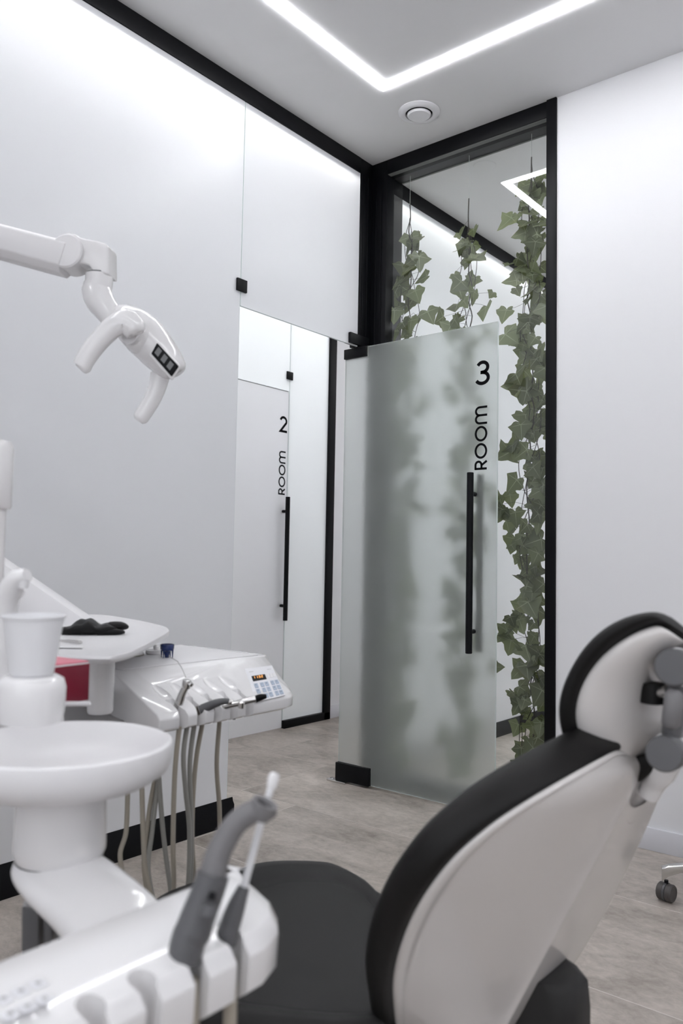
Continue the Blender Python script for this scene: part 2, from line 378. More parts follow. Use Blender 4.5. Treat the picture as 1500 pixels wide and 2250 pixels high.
# ------------------------------------------------------------------ lettering
def ribbon(b, pts, w, org, ax, ay, az, th, closed=False, mi=0):
    P = [np.array(p, float) for p in pts]; n = len(P); Lf, Rt = [], []
    for i in range(n):
        if closed: a, c = P[i-1], P[(i+1) % n]
        else: a, c = P[max(i-1, 0)], P[min(i+1, n-1)]
        d1 = P[i]-a; d2 = c-P[i]
        l1, l2 = np.linalg.norm(d1), np.linalg.norm(d2)
        d1 = d1/l1 if l1 > 1e-9 else d2/l2; d2 = d2/l2 if l2 > 1e-9 else d1
        n1 = np.array((-d1[1], d1[0])); n2 = np.array((-d2[1], d2[0])); nn = n1+n2; k = nn@n1
        nn = nn/k if abs(k) > .3 else n1
        Lf.append(P[i]+nn*w/2); Rt.append(P[i]-nn*w/2)
    org, ax, ay, az = map(np.array, (org, ax, ay, az))
    T = lambda p, h: org+ax*p[0]+ay*p[1]+az*h
    rows = [[T(Lf[i], 0), T(Lf[i], th), T(Rt[i], th), T(Rt[i], 0)] for i in range(n)]
    if closed: rows.append(rows[0])
    b.loft(rows, caps=not closed, mi=mi)
def arc(cx, cy, rx, ry, a0, a1, n=14): return [(cx+rx*math.cos(R_(a)), cy+ry*math.sin(R_(a))) for a in np.linspace(a0, a1, n)]
GL = {  # cap height 1, y up, (strokes, advance)
 'R': ([([(.06, 0), (.06, 1)], 0), ([(.0, .94), (.34, .94)]+arc(.34, .69, .25, .25, 90, -90, 10)[1:]+[(.06, .44)], 0), ([(.32, .44), (.62, 0)], 0)], .72),
 'O': ([(arc(.56, .5, .50, .44, 0, 360, 29)[:-1], 1)], 1.18),
 'm': ([([(.06, 0), (.06, .62)]+arc(.36, .62, .30, .32, 180, 0, 12)+[(.66, 0)], 0), ([(.66, .62)]+arc(.96, .62, .30, .32, 180, 0, 12)+[(1.26, 0)], 0)], 1.45),
 '3': ([(arc(.36, .74, .25, .22, 155, -70, 14)+[(.30, .52)], 0), ([(.26, .52)]+arc(.34, .28, .30, .24, 80, -155, 16), 0)], .75),
 '2': ([(arc(.34, .70, .27, .25, 165, -20, 12)+[(.08, .06), (.68, .06)], 0)], .75)}
def word(b, txt, org, ax, ay, az, size, w=.165, gap=.10, th=.0006):
    ax, ay = np.array(ax, float), np.array(ay, float); x = 0
    for ch in txt:
        if ch == ' ': x += .6; continue
        st, adv = GL[ch]
        for si, (pts, cl) in enumerate(st): ribbon(b, [(p[0]*size+x*size, p[1]*size) for p in pts], w*size, org, ax, ay, az, th, bool(cl))
        x += adv+gap
    return x*size

def pull_handle(parent, x, y, z0, z1, axis, gap, r=.0145):
    """bar handles on both faces of a glass door; axis = unit vector off the glass"""
    axis = np.array(axis, float)
    for s in (1, -1):
        c = np.array((x, y, 0.))+axis*gap*s
        o = obj('handle_bar', B().lathe([(0, z0), (r*.9, z0), (r, z0+.002), (r, z1-.002), (r*.9, z1), (0, z1)], c, n=20), m_black, parent)
        for z in (z0+.09, z1-.09):
            obj('standoff', B().tube([np.array((x, y, z))+axis*s*.004, np.array((x, y, z))+axis*s*(gap-.004)], .0095, 14), m_black, o)
# room 3 door (open, parallel to the clear glass)
DY = 3.030
d1 = thing('door_1', 'open frosted glass door lettered ROOm 3 with black bar handle', 'door', (-2.40, DY, 0), kind='structure')
obj('glass_pane', B().box(-2.466, -1.634, DY-.004, DY+.004, .014, 2.077), m_door, d1, bevel=.0012, smooth=False)
e = B().box(-1.6342, -1.6332, DY-.0042, DY+.0042, .014, 2.077).box(-2.4668, -2.4658, DY-.0042, DY+.0042, .014, 2.077)
e.box(-2.466, -1.634, DY-.0042, DY+.0042, .0132, .0142).box(-2.466, -1.634, DY-.0042, DY+.0042, 2.0768, 2.0776)
obj('polished_edge', e, m_glassedge, d1, smooth=False)
pull_handle(d1, -1.738, DY, .668, 1.432, (0, -1, 0), .045)
b = B(); word(b, 'ROOm', (-1.682, DY-.0042, 1.447), (0, 0, 1), (-1, 0, 0), (0, -1, 0), .058)
obj('lettering', b, m_ink, d1, smooth=False)
b = B(); word(b, '3', (-1.742, DY-.0042, 1.815), (1, 0, 0), (0, 0, 1), (0, -1, 0), .100, w=.15)
obj('lettering', b, m_ink, d1, smooth=False)
for s, (z0, z1, x0, x1) in enumerate(((2.030, 2.078, -2.468, -2.334), (.010, .090, -2.474, -2.275))):
    o = obj('hinge_fitting', B().box(x0, x1, DY-.017, DY-.0045, z0, z1).box(x0, x1, DY+.0045, DY+.017, z0, z1), m_black, d1, bevel=.002)
    obj('steel_edge', B().box(x0+.004, x1+.003, DY-.0043, DY+.0043, z0-.001, z1+.003), m_chrome, o, smooth=False)
obj('floor_pivot', B().box(-2.512, -2.40, DY-.035, DY+.005, 0.0005, .010), m_chrome, d1, bevel=.002)
obj('pivot_screw', B().lathe([(0, .013), (.006, .012), (.007, .0095)], (-2.492, DY-.015, 0), n=14), m_chrome, bpy.data.objects['floor_pivot'])
o = obj('hinge_fitting', B().box(XL+.0005, XL+.016, 2.94, 3.085, 2.085, 2.136).box(XL-.024, XL-.0105, 2.94, 3.012, 2.085, 2.136), m_black, wl, bevel=.003)

# ------------------------------------------------------------------ corridor beyond
wc = thing('wall_corridor', 'frosted glass partition of the room across the corridor', 'wall', (XC, 3.0, 0), kind='structure')
obj('glass_panel', pane(XC-.010, XC, 3.709, 4.09, .05, 2.99), [m_frost2, m_etch], wc, smooth=False)
obj('glass_panel', pane(XC-.010, XC, .8, 2.886, .05, 2.99), [m_frost2, m_etch], wc, smooth=False)
obj('transom_panel', pane(XC-.010, XC, 2.886, 3.704, 2.115, 2.99), [m_frost2, m_etch], wc, smooth=False)
obj('glass_edge', B().box(XC-.009, XC+.0003, 3.7060, 3.7092, .05, 2.99), m_glassedge, wc, smooth=False)
obj('door_gap_seal', B().box(XC-.009, XC-.004, 2.9, 3.70, 2.1105, 2.1140), m_bead, wc, smooth=False)
obj('frame_rail', B().box(XC-.03, XC+.02, 4.086, 4.147, 0, 3.0), m_black, wc, bevel=.002)
obj('frame_rail', B().box(XC-.03, XC+.02, 3.706, 4.147, 0, .048), m_black, wc, bevel=.002)
obj('frame_rail', B().box(XC-.03, XC+.02, .8, 4.147, 2.95, H), m_black, wc, bevel=.002)
for s in (1, -1):
    x0 = XC+.0005 if s > 0 else XC-.0205
    obj('glass_clamp', B().box(x0, x0+.010, 3.672, 3.727, 2.187, 2.238), m_black, wc, bevel=.002)
d2 = thing('door_2', 'closed frosted glass door lettered ROOm 2 across the corridor', 'door', (XC, 3.3, 0), kind='structure')
obj('glass_pane', B().box(XC-.010, XC, 2.89, 3.700, .006, 2.108), m_door2, d2, bevel=.001, smooth=False)
obj('polished_edge', B().box(XC-.009, XC+.0005, 3.6995, 3.7005, .006, 2.108).box(XC-.009, XC+.0006, 2.89, 3.70, .0055, .0072), m_keyp, d2, smooth=False)
pull_handle(d2, XC, 3.665, .670, 1.437, (1, 0, 0), .045)
b = B(); word(b, 'ROOm', (XC+.0006, 3.682, 1.452), (0, 0, 1), (0, -1, 0), (1, 0, 0), .058)
obj('lettering', b, m_ink, d2, smooth=False)
b = B(); word(b, '2', (XC+.0006, 3.622, 1.845), (0, 1, 0), (0, 0, 1), (1, 0, 0), .100, w=.15)
obj('lettering', b, m_ink, d2, smooth=False)
o = obj('wall_corridor', B().box(XC-.1, XC, 4.147, YE, 0, H).box(XC-.1, XL, YE, YE+.1, 0, H), m_wall, smooth=False); tag(o, 'white corridor wall past the black framed glass', 'wall', kind='structure')
o = obj('wall_corridor', B().box(XC-.1, XL-.02, YR-.1, YR, 0, H), m_wall, smooth=False); tag(o, 'near end wall of the corridor', 'wall', kind='structure')
o = obj('wall_corridor', B().box(XC-.1, XC, YR, .8, 0, H), m_wall, smooth=False); tag(o, 'corridor wall hidden by the frosted partition', 'wall', kind='structure')
o = obj('baseboard_corridor', B().box(XC, XC+.012, 4.148, YE, 0, .08), m_base, bevel=.002); tag(o, 'white baseboard at the far end of the corridor', 'baseboard', kind='structure')
for bx, lb in (((XC-2.0, XC-1.9, YR, YN, 0, H), 'far white wall of the room across the corridor'), ((XC-1.9, XC-.1, 1.2, 1.3, 0, H), 'left white wall of the room across the corridor'), ((XC-1.9, XC-.1, 4.9, 5.0, 0, H), 'right white wall of the room across the corridor')):
    o = obj('wall_across', B().box(*bx), m_wall, smooth=False); tag(o, lb, 'wall', kind='structure')
l3 = thing('ceiling_light', 'unseen light line added to brighten the room across the corridor', 'light', (XC-.9, 3.2, H))  # unseen light put in so the room across reads bright
obj('diffuser', B().box(XC-1.2, XC-.5, 1.8, 1.84, H-.006, H-.0005).box(XC-1.2, XC-.5, 4.5, 4.54, H-.006, H-.0005).box(XC-1.2, XC-1.16, 1.84, 4.5, H-.006, H-.0005).box(XC-.54, XC-.5, 1.84, 4.5, H-.006, H-.0005), m_led, l3, smooth=False)
hl = thing('light_line', 'linear light in the corridor ceiling beyond the frosted wall', 'light', (-2.50, 2, H))
obj('diffuser', B().box(-2.458, -2.426, YR+.1, 6.9, H-.010, H-.003), m_hall, hl, smooth=False)
obj('housing', B().box(-2.463, -2.421, YR+.09, 6.91, H-.006, H-.0005), m_base, hl, smooth=False)

# ------------------------------------------------------------------ ceiling LED line and vent
lx0, lx1, ly0, ly1, lw = -1.959, 1.15, -.9, 2.619, .041
b = B()
for bx in ((lx0, lx1, ly1-lw, ly1), (lx0, lx1, ly0, ly0+lw), (lx0, lx0+lw, ly0+lw, ly1-lw), (lx1-lw, lx1, ly0+lw, ly1-lw)):
    b.box(*bx, H-.004, H-.0005)
lt = thing('ceiling_light', 'glowing white rectangular light line set in the ceiling', 'light', (-.4, .86, H))
obj('diffuser', b, m_led, lt, smooth=False)
vt = thing('ceiling_vent', 'round white disc valve vent in the ceiling corner', 'vent', (-1.929, 2.844, H))
vc = (-1.929, 2.844, H)
obj('outer_ring', B().lathe([(.058, -.001), (.060, -.012), (.066, -.014), (.082, -.010), (.090, -.004), (.091, -.0005), (.058, -.0005)], vc, n=48, caps=False), m_wall, vt)
obj('throat', B().lathe([(.0, -.0008), (.059, -.0008), (.059, -.006)], vc, n=40, caps=False), m_dark, vt)
obj('valve_disc', B().lathe([(0, -.022), (.046, -.021), (.051, -.017), (.052, -.012), (.044, -.008), (.0, -.006)], vc, n=40, caps=False), m_wall, vt)

# ------------------------------------------------------------------ ivy
def leaf_mesh(seed):
    rd = random.Random(seed)
    R0 = [(0, 0), (.08, -.13), (.26, -.22), (.43, -.17), (.50, -.01), (.74, .13), (.55, .33), (.36, .48), (.22, .72), (0, 1.0)]
    j = lambda p: (p[0]*(1+rd.uniform(-.12, .12)), p[1]+rd.uniform(-.04, .04))
    Rr = [R0[0]]+[j(p) for p in R0[1:-1]]+[R0[-1]]; Lr = [(-x, y) for x, y in [j(p) for p in R0[1:-1]]]
    bend = rd.uniform(.05, .25); cup = rd.uniform(.1, .35)
    Zf = lambda x, y: -cup*abs(x)**1.3*.6-bend*y*y*.4
    v = [(0, .12, 0)]+[(x, y, Zf(x, y)) for x, y in Rr]+[(x, y, Zf(x, y)) for x, y in Lr[::-1]]
    n = len(v)-1; f = [(0, i, i % n+1) for i in range(1, n+1)]
    b = B().add(v, f)
    for (tx, ty), w in (((0, .92), .023), ((.66, .13), .019), ((-.66, .13), .019), ((.34, -.14), .015), ((-.34, -.14), .015)):
        d = np.array((tx, ty-.05)); L = np.linalg.norm(d); nn = np.array((-d[1], d[0]))/L*w
        pts = []
        for s, q in ((0, 1), (.5, .7), (1, .15)):
            for sg in (1, -1):
                x, y = np.array((0, .05))+d*s+nn*sg*q; pts.append((x, y, Zf(x, y)+.014))
        b.add(pts, [(0, 1, 3, 2), (2, 3, 5, 4)], 1)
        b.add([(p[0], p[1], p[2]-.03) for p in pts], [(2, 3, 1, 0), (4, 5, 3, 2)], 1)
    return b
LM = []
for k in range(6):
    me = bpy.data.meshes.new('ivy_leaf'); bb = leaf_mesh(k); me.from_pydata(bb.v, [], bb.f)
    me.materials.append(m_leaf); me.materials.append(m_vein); me.polygons.foreach_set('material_index', bb.m); me.update(); me.shade_smooth(); LM.append(me)
def vine(name, label, x0, ztop, zleaf, zbot, nleaf, wid, ylo, yhi, seed, xmax=9):
    rd = random.Random(seed); y0 = (ylo+yhi)/2
    t = thing('ivy_vine', label, 'plant', (x0, y0, 2.944), 'ivy strands hanging behind the clear glass')
    obj('hanging_cord', B().tube([(x0, y0, 2.9455), (x0, y0, ztop-.02)], .0011, 6), m_wire, t)
    # stems: a main one and two side shoots that braid around it
    main = []
    z = ztop; k = 0
    sb = B(); paths = []
    for s in range(4):
        P = []; z = ztop-(0 if s == 0 else rd.uniform(.0, .25)); ph = rd.uniform(0, 6); amp = (0.012 if s == 0 else rd.uniform(.5, 1)*wid*.55)
        zz = np.arange(z, zbot, -.07)
        for i, q in enumerate(zz):
            g = min(1, i/2.5)
            P.append((x0+g*(amp*math.sin(q*(5+s*1.7)+ph)+rd.uniform(-.012, .012)), y0+g*rd.uniform(-.008, .008), q))
        if s == 0: P[0] = (x0, y0, ztop)
        paths.append(P)
        sb.tube(P, [.0030 if s == 0 else .0018]*len(P), 6, smooth=3)
    obj('stem', sb, m_stem, t)
    pb = B()
    for i in range(nleaf):
        q = (i+rd.random())/nleaf; z = zleaf+(zbot-zleaf)*q
        dens = .55+.45*math.sin(z*7.3+seed)
        P = rd.choice(paths); zz = [abs(p[2]-z) for p in P]; a = np.array(P[int(np.argmin(zz))])
        w = wid*(.5+.5*dens)*(1 if q < .9 else .6)
        x = x0+max(-1, min(1, rd.gauss(0, .55)))*w; x = min(x, xmax-rd.uniform(0, .03)); y = rd.uniform(ylo, yhi)
        size = rd.choice((.036, .046, .056, .062, .068, .076)); 
        o = bpy.data.objects.new('leaf', LM[rd.randrange(6)]); COL.objects.link(o); o.parent = t
        o.matrix_parent_inverse = t.matrix_world.inverted()
        roll = rd.gauss(0, 45); 
        face = rd.gauss(0, 22); tilt = rd.gauss(-8, 20)
        Rm = Matrix.Rotation(R_(face), 4, 'Z')@Matrix.Rotation(R_(tilt), 4, 'X')@Matrix.Rotation(R_(roll), 4, 'Y')@Matrix.Rotation(R_(-90), 4, 'X')
        # local y (tip) -> down, local z -> towards the room
        o.matrix_basis = Matrix.Translation((x, y, z))@Rm@Matrix.Scale(size*1.15, 4)
        b0 = np.array((x, y, z)); mid = (a+b0)/2+np.array((0, 0, rd.uniform(-.01, .02)))
        pb.tube([a, mid, b0], .0007, 4, smooth=2)
    obj('leaf_stalks', pb, m_stem, t, kind='stuff')
    return t
VY = 3.185
vx = [float(oy(px, 600, VY)[0]) for px in (898, 1028, 1166)]
vine('a', 'ivy strand nearest the black corner post, half behind the frosted door', vx[0], 2.80, 2.66, .12, 135, .105, 3.150, 3.222, 3)
vine('b', 'middle ivy strand above and behind the frosted door handle', vx[1], 2.74, 2.62, .12, 135, .135, 3.150, 3.222, 11)
vine('c', 'full ivy strand hanging clear between the open door and the black post', vx[2], 2.84, 2.76, .07, 205, .130, 3.150, 3.222, 23, xmax=vx[2]+.085)
# ==PART2==
A = np.array
# ------------------------------------------------------------------ dental chair
def pchip(xs, ys, x): return float(np.interp(x, xs, ys))
uT = A((.445, 0, .8955)); nT = A((-.8955, 0, .445)); wT = A((0, 1., 0))
C0 = A((-.581, 1.1, .365)); LB = .4087
def bp(v, w, n): return C0+uT*(LB*v)+wT*w+nT*n          # w = 0 at the near spine edge, chair centre at w = .06
chair = thing('dental_chair', 'dental chair with black cushions, white shell back and charcoal seat', 'dental chair', (-.70, 1.16, 0))
vs = [-.30, -.18, -.06, .06, .18, .30, .42, .54, .66, .76, .85, .92, .99, 1.05, 1.10, 1.145, 1.17, 1.185]
hw = [.075, .100, .134, .170, .206, .240, .264, .283, .292, .296, .290, .276, .255, .225, .182, .120, .075, .040]
nr = [.090, .090, .090, .090, .090, .090, .090, .088, .086, .080, .075, .068, .060, .050, .042, .034, .030, .028]
rows_ = []
SW = .162
def spine_w(v): return float(np.interp(v, [-.30, -.18, -.06, .06, .2, .4, .6, .8, 1.0], [.09, .16, .215, .245, .262, .258, .240, .208, .168]))
def side(v, h, n, k, sgn):
    SW = spine_w(v)
    if sgn > 0: h = max(.05, .162+h-SW)
    """wing of the shell from the spine edge out to the rim; k = how far the spine stands back"""
    pts = []
    vk = min(v, 1.015)
    for t, rg_ in ((0, -.003), (.02, -.003), (.05, .0), (.38, 0), (.65, 0), (.86, .001), (.91, .003), (.95, -.003), (.985, -.003), (1.0, .001)):
        w = -h*t; nn = -.0+(n)*(t**.92)+.010*math.sin(math.pi*t)*(-1)+rg_; vv = vk+(v-vk)*(t**.45)
        if sgn > 0: w = SW-w
        pts.append(bp(vv, w, nn+k*(1-t)))
    return pts
for v, h, n in zip(vs, hw, nr):
    k = max(0, -.12-v)*.4
    Lw = side(v, h, n, k, -1)[::-1]; Rw = side(v, h, n, k, 1)
    vk = min(v, 1.015); SW = spine_w(v)
    dip = max(0, v-.93)*.45; mid = [bp(vk, .004, k-.003), bp(vk-dip*.8, .030, k-.004), bp(vk-dip*1.6, SW/2, k-.006), bp(vk-dip*.8, SW-.03, k-.004), bp(vk, SW-.004, k-.003)]
    SW = .162
    # front side of the shell (under the cushion), running back from right rim to left rim
    rim_r = bp(v, SW+h-.012, n+.014); rim_l = bp(v, -h+.012, n+.014)
    fr = [rim_r, bp(v*.5+vk*.5, SW+h*.4, n*.9+.008), bp(vk-dip, .06, max(.03, n*.8)), bp(v*.5+vk*.5, -h*.4, n*.9+.008), rim_l]
    rows_.append(Lw+mid+Rw+fr)
obj('backrest_shell', B().loft(rows_), m_shell, chair, sub=2)
# cushion: rounded slab in front of the shell, following its rim
rows_ = []
for v, h, n in zip([-.34]+vs[:-1]+[1.192], [.06]+hw[:-1]+[.052], [.09]+nr[:-1]+[.028]):
    SW = .162; T_ = .056; vk = min(v, 1.05)+max(0, v-1.05)*.35
    def q(w, nn, t): return bp(vk+(v-vk)*t, w, nn)
    e = .014
    rows_.append([q(-h+.030, n+.000, 1), q(-h-.006, n+.001, 1), q(-h-e, n+.012, 1), q(-h-e, n+T_*.75, 1), q(-h+.016, n+T_+.004, 1), q(-h*.45, n+T_+.004, .8), q(SW/2, n+T_-.006, .1),
                  q(SW+h*.45, n+T_+.004, .8), q(SW+h-.016, n+T_+.004, 1), q(SW+h+e, n+T_*.75, 1), q(SW+h+e, n+.012, 1), q(SW+h+.006, n+.001, 1), q(SW+h-.030, n, 1), q(SW/2, n+.012, .1)])
obj('backrest_cushion', B().loft(rows_), m_leather, chair, sub=2)
# seat and leg rest
SZ = .435
def seat_ring(g, z, cx=0, cy=0):
    P0 = [oz(*p, .42)[:2] for p in ((372, 2212), (300, 2172), (250, 2110), (262, 2040), (310, 1990), (360, 1956), (440, 1928), (500, 1912), (560, 1893), (620, 1887), (700, 1889), (740, 1898), (800, 1930), (848, 1968))]
    P0 += [A((-.78, 1.28)), A((-.66, 1.24)), A((-.615, 1.12)), A((-.63, .98)), A((-.72, .87))]
    P0, _ = catmull([A((*p, 0.)) for p in P0]+[A((*P0[0], 0.))], [0]*(len(P0)+1), 3); P0 = P0[:-1]
    c = A((-.80, 1.06, 0.))
    return [A((*(c+(p-c)*g)[:2], z)) for p in P0]
b = B().loft([seat_ring(.93, .345), seat_ring(.985, .355), seat_ring(1.0, .385), seat_ring(.995, .410), seat_ring(.97, .421), seat_ring(.90, .4235), seat_ring(.80, .4165), seat_ring(.765, .4120), seat_ring(.74, .4135), seat_ring(.4, .411), seat_ring(.02, .411)])
obj('seat', b, m_seat, chair, ang=60)
obj('seat_underside', B().loft([seat_ring(.80, .275), seat_ring(.92, .30), seat_ring(.94, .345)]), m_dgrey, chair, ang=60)
b = B().loft([[A((x, y, z)) for x, y in ((-.98, .97), (-.70, .95), (-.66, 1.12), (-.70, 1.26), (-.98, 1.24))] for z in (.06, .29)])
obj('lift_column', b, m_shell, chair, bevel=.02, seg=3)
b = B().loft([[A((-.75+math.cos(a)*.42*g, 1.13+math.sin(a)*.26*g, z)) for a in np.linspace(0, 2*math.pi, 28, endpoint=False)] for g, z in ((1, .001), (1, .02), (.9, .05), (.6, .07))])
obj('base_plate', b, m_shell, chair, ang=50)
# grey flank hanging below the back
xr = float(oy(1308, 2150, 1.24)[0])
def rrect(x0, x1, y0, y1, z, c=.03): return [A((x, y, z)) for x, y in ((x0+c, y0), (x1-c, y0), (x1-c*.3, y0+c*.3), (x1, y0+c), (x1, y1-c), (x1-c, y1), (x0+c, y1), (x0, y1-c), (x0, y0+c))]
obj('hinge_cover', B().loft([rrect(-.78, xr-.035, 1.14, 1.25, .235), rrect(-.76, xr-.004, 1.14, 1.25, .275), rrect(-.72, xr, 1.14, 1.25, .33), rrect(-.68, xr, 1.14, 1.25, .385), rrect(-.64, xr-.004, 1.14, 1.25, .422), rrect(-.62, xr-.020, 1.14, 1.24, .434)]), m_seat, chair, ang=50)
# headrest
HY = 1.16
def hp(p, y): return oy(p[0], p[1], y)
HL = [((1352, 1664), .0), ((1300, 1645), .5), ((1273, 1617), .8), ((1268, 1575), .95), ((1276, 1535), 1.), ((1296, 1488), 1.), ((1336, 1446), 1.), ((1374, 1417), .95), ((1414, 1395), .85), ((1452, 1383), .7), ((1474, 1382), .6)]
HR = [(1372, 1664), (1398, 1655), (1413, 1625), (1424, 1590), (1430, 1555), (1434, 1520), (1437, 1490), (1443, 1462), (1462, 1437), (1488, 1420), (1502, 1405)]
rows_ = []
for (pl, k), pr in zip(HL, HR):
    yl = HY-.06-.075*max(k, .1); yr = HY-.035
    a = hp(pl, yl); c = hp(pr, yr)
    mir_ = lambda p: A((p[0]+.2*(HY-p[1]), 2*HY-p[1], p[2]-.84*(HY-p[1])))
    m1 = a*.72+c*.28+A((.012, -.004, -.006)); m2 = a*.35+c*.65+A((.014, -.004, -.006))
    fi = A((-.020, 0, .010))
    rows_.append([a, m1, m2, c, mir_(c), mir_(m2), mir_(m1), mir_(a), mir_(a)+fi+A((0, -.012, 0)), (a+mir_(a))/2+fi*1.2, a+fi+A((0, .012, 0))])
obj('headrest_shell', B().loft(rows_), m_shell, chair, sub=2)
HK = [(1330, 1700), (1262, 1668), (1236, 1628), (1224, 1580), (1226, 1532), (1243, 1482), (1278, 1424), (1320, 1383), (1370, 1356), (1425, 1344), (1462, 1350)]
HKi = [(1362, 1690), (1300, 1660), (1279, 1622), (1272, 1575), (1280, 1533), (1300, 1488), (1334, 1442), (1371, 1410), (1412, 1384), (1450, 1371), (1472, 1364)]
rows_ = []
for (pl, k), po, pi in zip(HL, HK, HKi):
    yl = HY-.06-.075*max(k, .1)
    a = hp(pi, yl+.012); o_ = hp(po, yl-.0); o_ = a+(o_-a)*1.18
    mir_ = lambda p: A((p[0]+.2*(HY-p[1]), 2*HY-p[1], p[2]-.84*(HY-p[1])))
    ed = (a+o_)/2+A((0, -.014, 0)); q1 = a*.8+o_*.2+A((0, -.010, 0)); q2 = a*.15+o_*.85+A((0, -.004, 0))
    o2 = o_+A((0, .035, 0))+(o_-a)*.05
    rows_.append([a+A((0, .02, 0)), q1, ed, q2, o2, (o2+mir_(o2))/2-(o_-a)*.12, mir_(o2), mir_(q2), mir_(ed), mir_(q1), mir_(a)+A((0, -.02, 0)), (a+mir_(a))/2])
obj('headrest_cushion', B().loft(rows_), m_leather, chair, sub=2)
# headrest mechanism
K1 = hp((1482, 1466), 1.06); K2 = hp((1461, 1655), 1.06); toc = -AX[2]; toc = toc*A((1, 1, 0)); toc /= np.linalg.norm(toc)
kn = A((.12, -.98, .1)); kn /= np.linalg.norm(kn)
for c, r in ((K1, .0235), (K2, .0225)):
    o = obj('locking_knob', B().lathe([(0, .012), (r*.93, .0115), (r, .009), (r, -.02), (0, -.02)], c, kn, n=40), m_dgrey, chair)
    obj('steel_sleeve', B().lathe([(r*1.04, -.019), (r*1.06, -.022), (r*1.06, -.13), (0, -.131)], c, kn, n=32), m_chrome, o)
lk = K1-K2
b = B().tube([K2-kn*.035-lk*.02, K1-kn*.035], [.024, .024], 16, flat=.55, up=kn)
obj('link_arm', b, m_dgrey, chair, ang=50)
cc = hp((1477, 1558), 1.05)
obj('link_cover', B().tube([cc-lk*.22, cc-lk*.17, cc+lk*.17, cc+lk*.22], [.006, .0115, .0115, .006], 16, up=kn), m_mgrey, chair, ang=60)
obj('rubber_mount', B().tube([hp((1434, 1500), 1.10), hp((1434, 1545), 1.10)], [.016, .016], 14), m_leather, chair)
obj('mount_pin', B().tube([hp((1436, 1523), 1.10), hp((1470, 1520), 1.09)], .009, 14), m_chrome, chair)
b = B().tube([hp((1466, 1668), 1.14), hp((1450, 1696), 1.15), hp((1436, 1720), 1.16), hp((1424, 1748), 1.165)], [.020, .020, .016, .014], 20, smooth=4)
obj('headrest_stem', b, m_plastic, chair)
b = B().loft([[hp(p, y) for p in ((1336, 1640), (1390, 1662), (1440, 1648), (1440, 1690), (1404, 1722), (1380, 1712), (1358, 1680))] for y in (1.125, 1.215)])
obj('neck_bellows', b, m_leather, chair, bevel=.008, seg=3)

# ------------------------------------------------------------------ overhead dental lamp
lamp = thing('dental_lamp', 'white overhead dental lamp with two curved handles on a jointed arm', 'dental lamp', at(300, 760, 1.70))
LD = 1.70
b = B()
pa, pb_ = at(150, 575, LD), at(-520, 395, LD+.1)
dr = (pb_-pa); ln = np.linalg.norm(dr); dr /= ln; upv = A((0, 0, 1.))-dr*dr[2]; upv /= np.linalg.norm(upv); sd = np.cross(dr, upv)
b.loft([[p+upv*y+sd*x for x, y in ((-.032, -.018), (-.032, .028), (-.022, .036), (.022, .036), (.032, .028), (.032, -.018), (.018, -.032), (-.018, -.032))] for p in (pa, pb_)])
obj('spring_arm', b, m_plastic2, lamp, bevel=.003)
b = B()
kc = at(155, 565, LD); kax = sd
out = [(122, 573), (124, 548), (137, 530), (158, 522), (176, 524), (188, 532), (200, 535), (226, 539), (243, 545), (248, 552), (248, 612), (235, 610), (215, 604), (205, 591), (190, 588), (172, 592), (155, 590), (136, 590), (126, 584)]
pl = [at(x, y, LD) for x, y in out]
b.loft([[p+kax*h for p in pl] for h in (-.025, .025)])
obj('knuckle_housing', b, m_plastic, lamp, bevel=.006, seg=3)
obj('knuckle_barrel', B().lathe([(0, -.030), (.033, -.030), (.036, -.027), (.036, .027), (.033, .030), (0, .030)], at(158, 562, LD), kax, n=36), m_plastic2, lamp)
sw = at(218, 606, LD)
obj('swivel_gap', B().lathe([(.0, -.003), (.0275, -.003), (.0275, .003), (0, .003)], sw, (0, 0, 1), n=32), m_dgrey, lamp)
b = B().tube([at(218, 604, LD), at(217, 622, LD), at(213, 640, LD), at(219, 660, LD-.01), at(236, 684, LD-.02), at(262, 716, LD-.03)], [.0285, .0285, .031, .030, .026, .024], 24, smooth=5)
obj('elbow_tube', b, m_plastic, lamp)
# head: a long tapered body
hd = [(258, 700, .018), (270, 700, .030), (292, 716, .040), (318, 740, .043), (345, 770, .040), (370, 798, .034), (386, 815, .026), (391, 822, .012)]
P_ = [at(x, y, LD-.05) for x, y, _ in hd]; Rr = [q[2] for q in hd]
obj('lamp_head', B().tube(P_, Rr, 28, flat=1.25, up=AX[1]*-1, smooth=4), m_plastic, lamp)
# black lens window set into the head
fwd = AX[2]
def hq(x, y, d=0): return at(x, y, LD-.05-.049-d)
b = B().loft([[hq(*p, d) for p in ((345, 753), (393, 805), (377, 828), (332, 777))] for d in (-.012, .004)])
wd = obj('lens_window', b, m_black, lamp, bevel=.002)
b = B().loft([[hq(*p, d) for p in ((340, 744), (398, 804), (378, 838), (326, 780))] for d in (-.030, .001)])
obj('lens_frame', b, m_plastic, lamp, bevel=.005, seg=3)
for s_ in range(3):
    b = B().loft([[hq(p[0]+s_*13, p[1]+s_*15, d) for p in ((348, 762), (356, 771), (347, 784), (339, 775))] for d in (.0035, .005)])
    obj('reflector', b, mat('smoked_lens', (.02, .02, .022), .12, coat=1, var=.1), wd, smooth=False)
hd1 = [(303, 734, .008), (298, 726, .0165), (277, 707, .019), (252, 716, .0165), (228, 738, .015), (205, 764, .0145), (186, 792, .014), (180, 806, .0135), (176, 811, .008)]
obj('handle', B().tube([at(x, y, LD-.13) for x, y, _ in hd1], [q[2] for q in hd1], 18, flat=1.35, up=AX[2], smooth=4), m_plastic, lamp)
hd2 = [(352, 822, .017), (346, 848, .0155), (336, 874, .0145), (322, 898, .014), (309, 918, .0135), (304, 925, .008)]
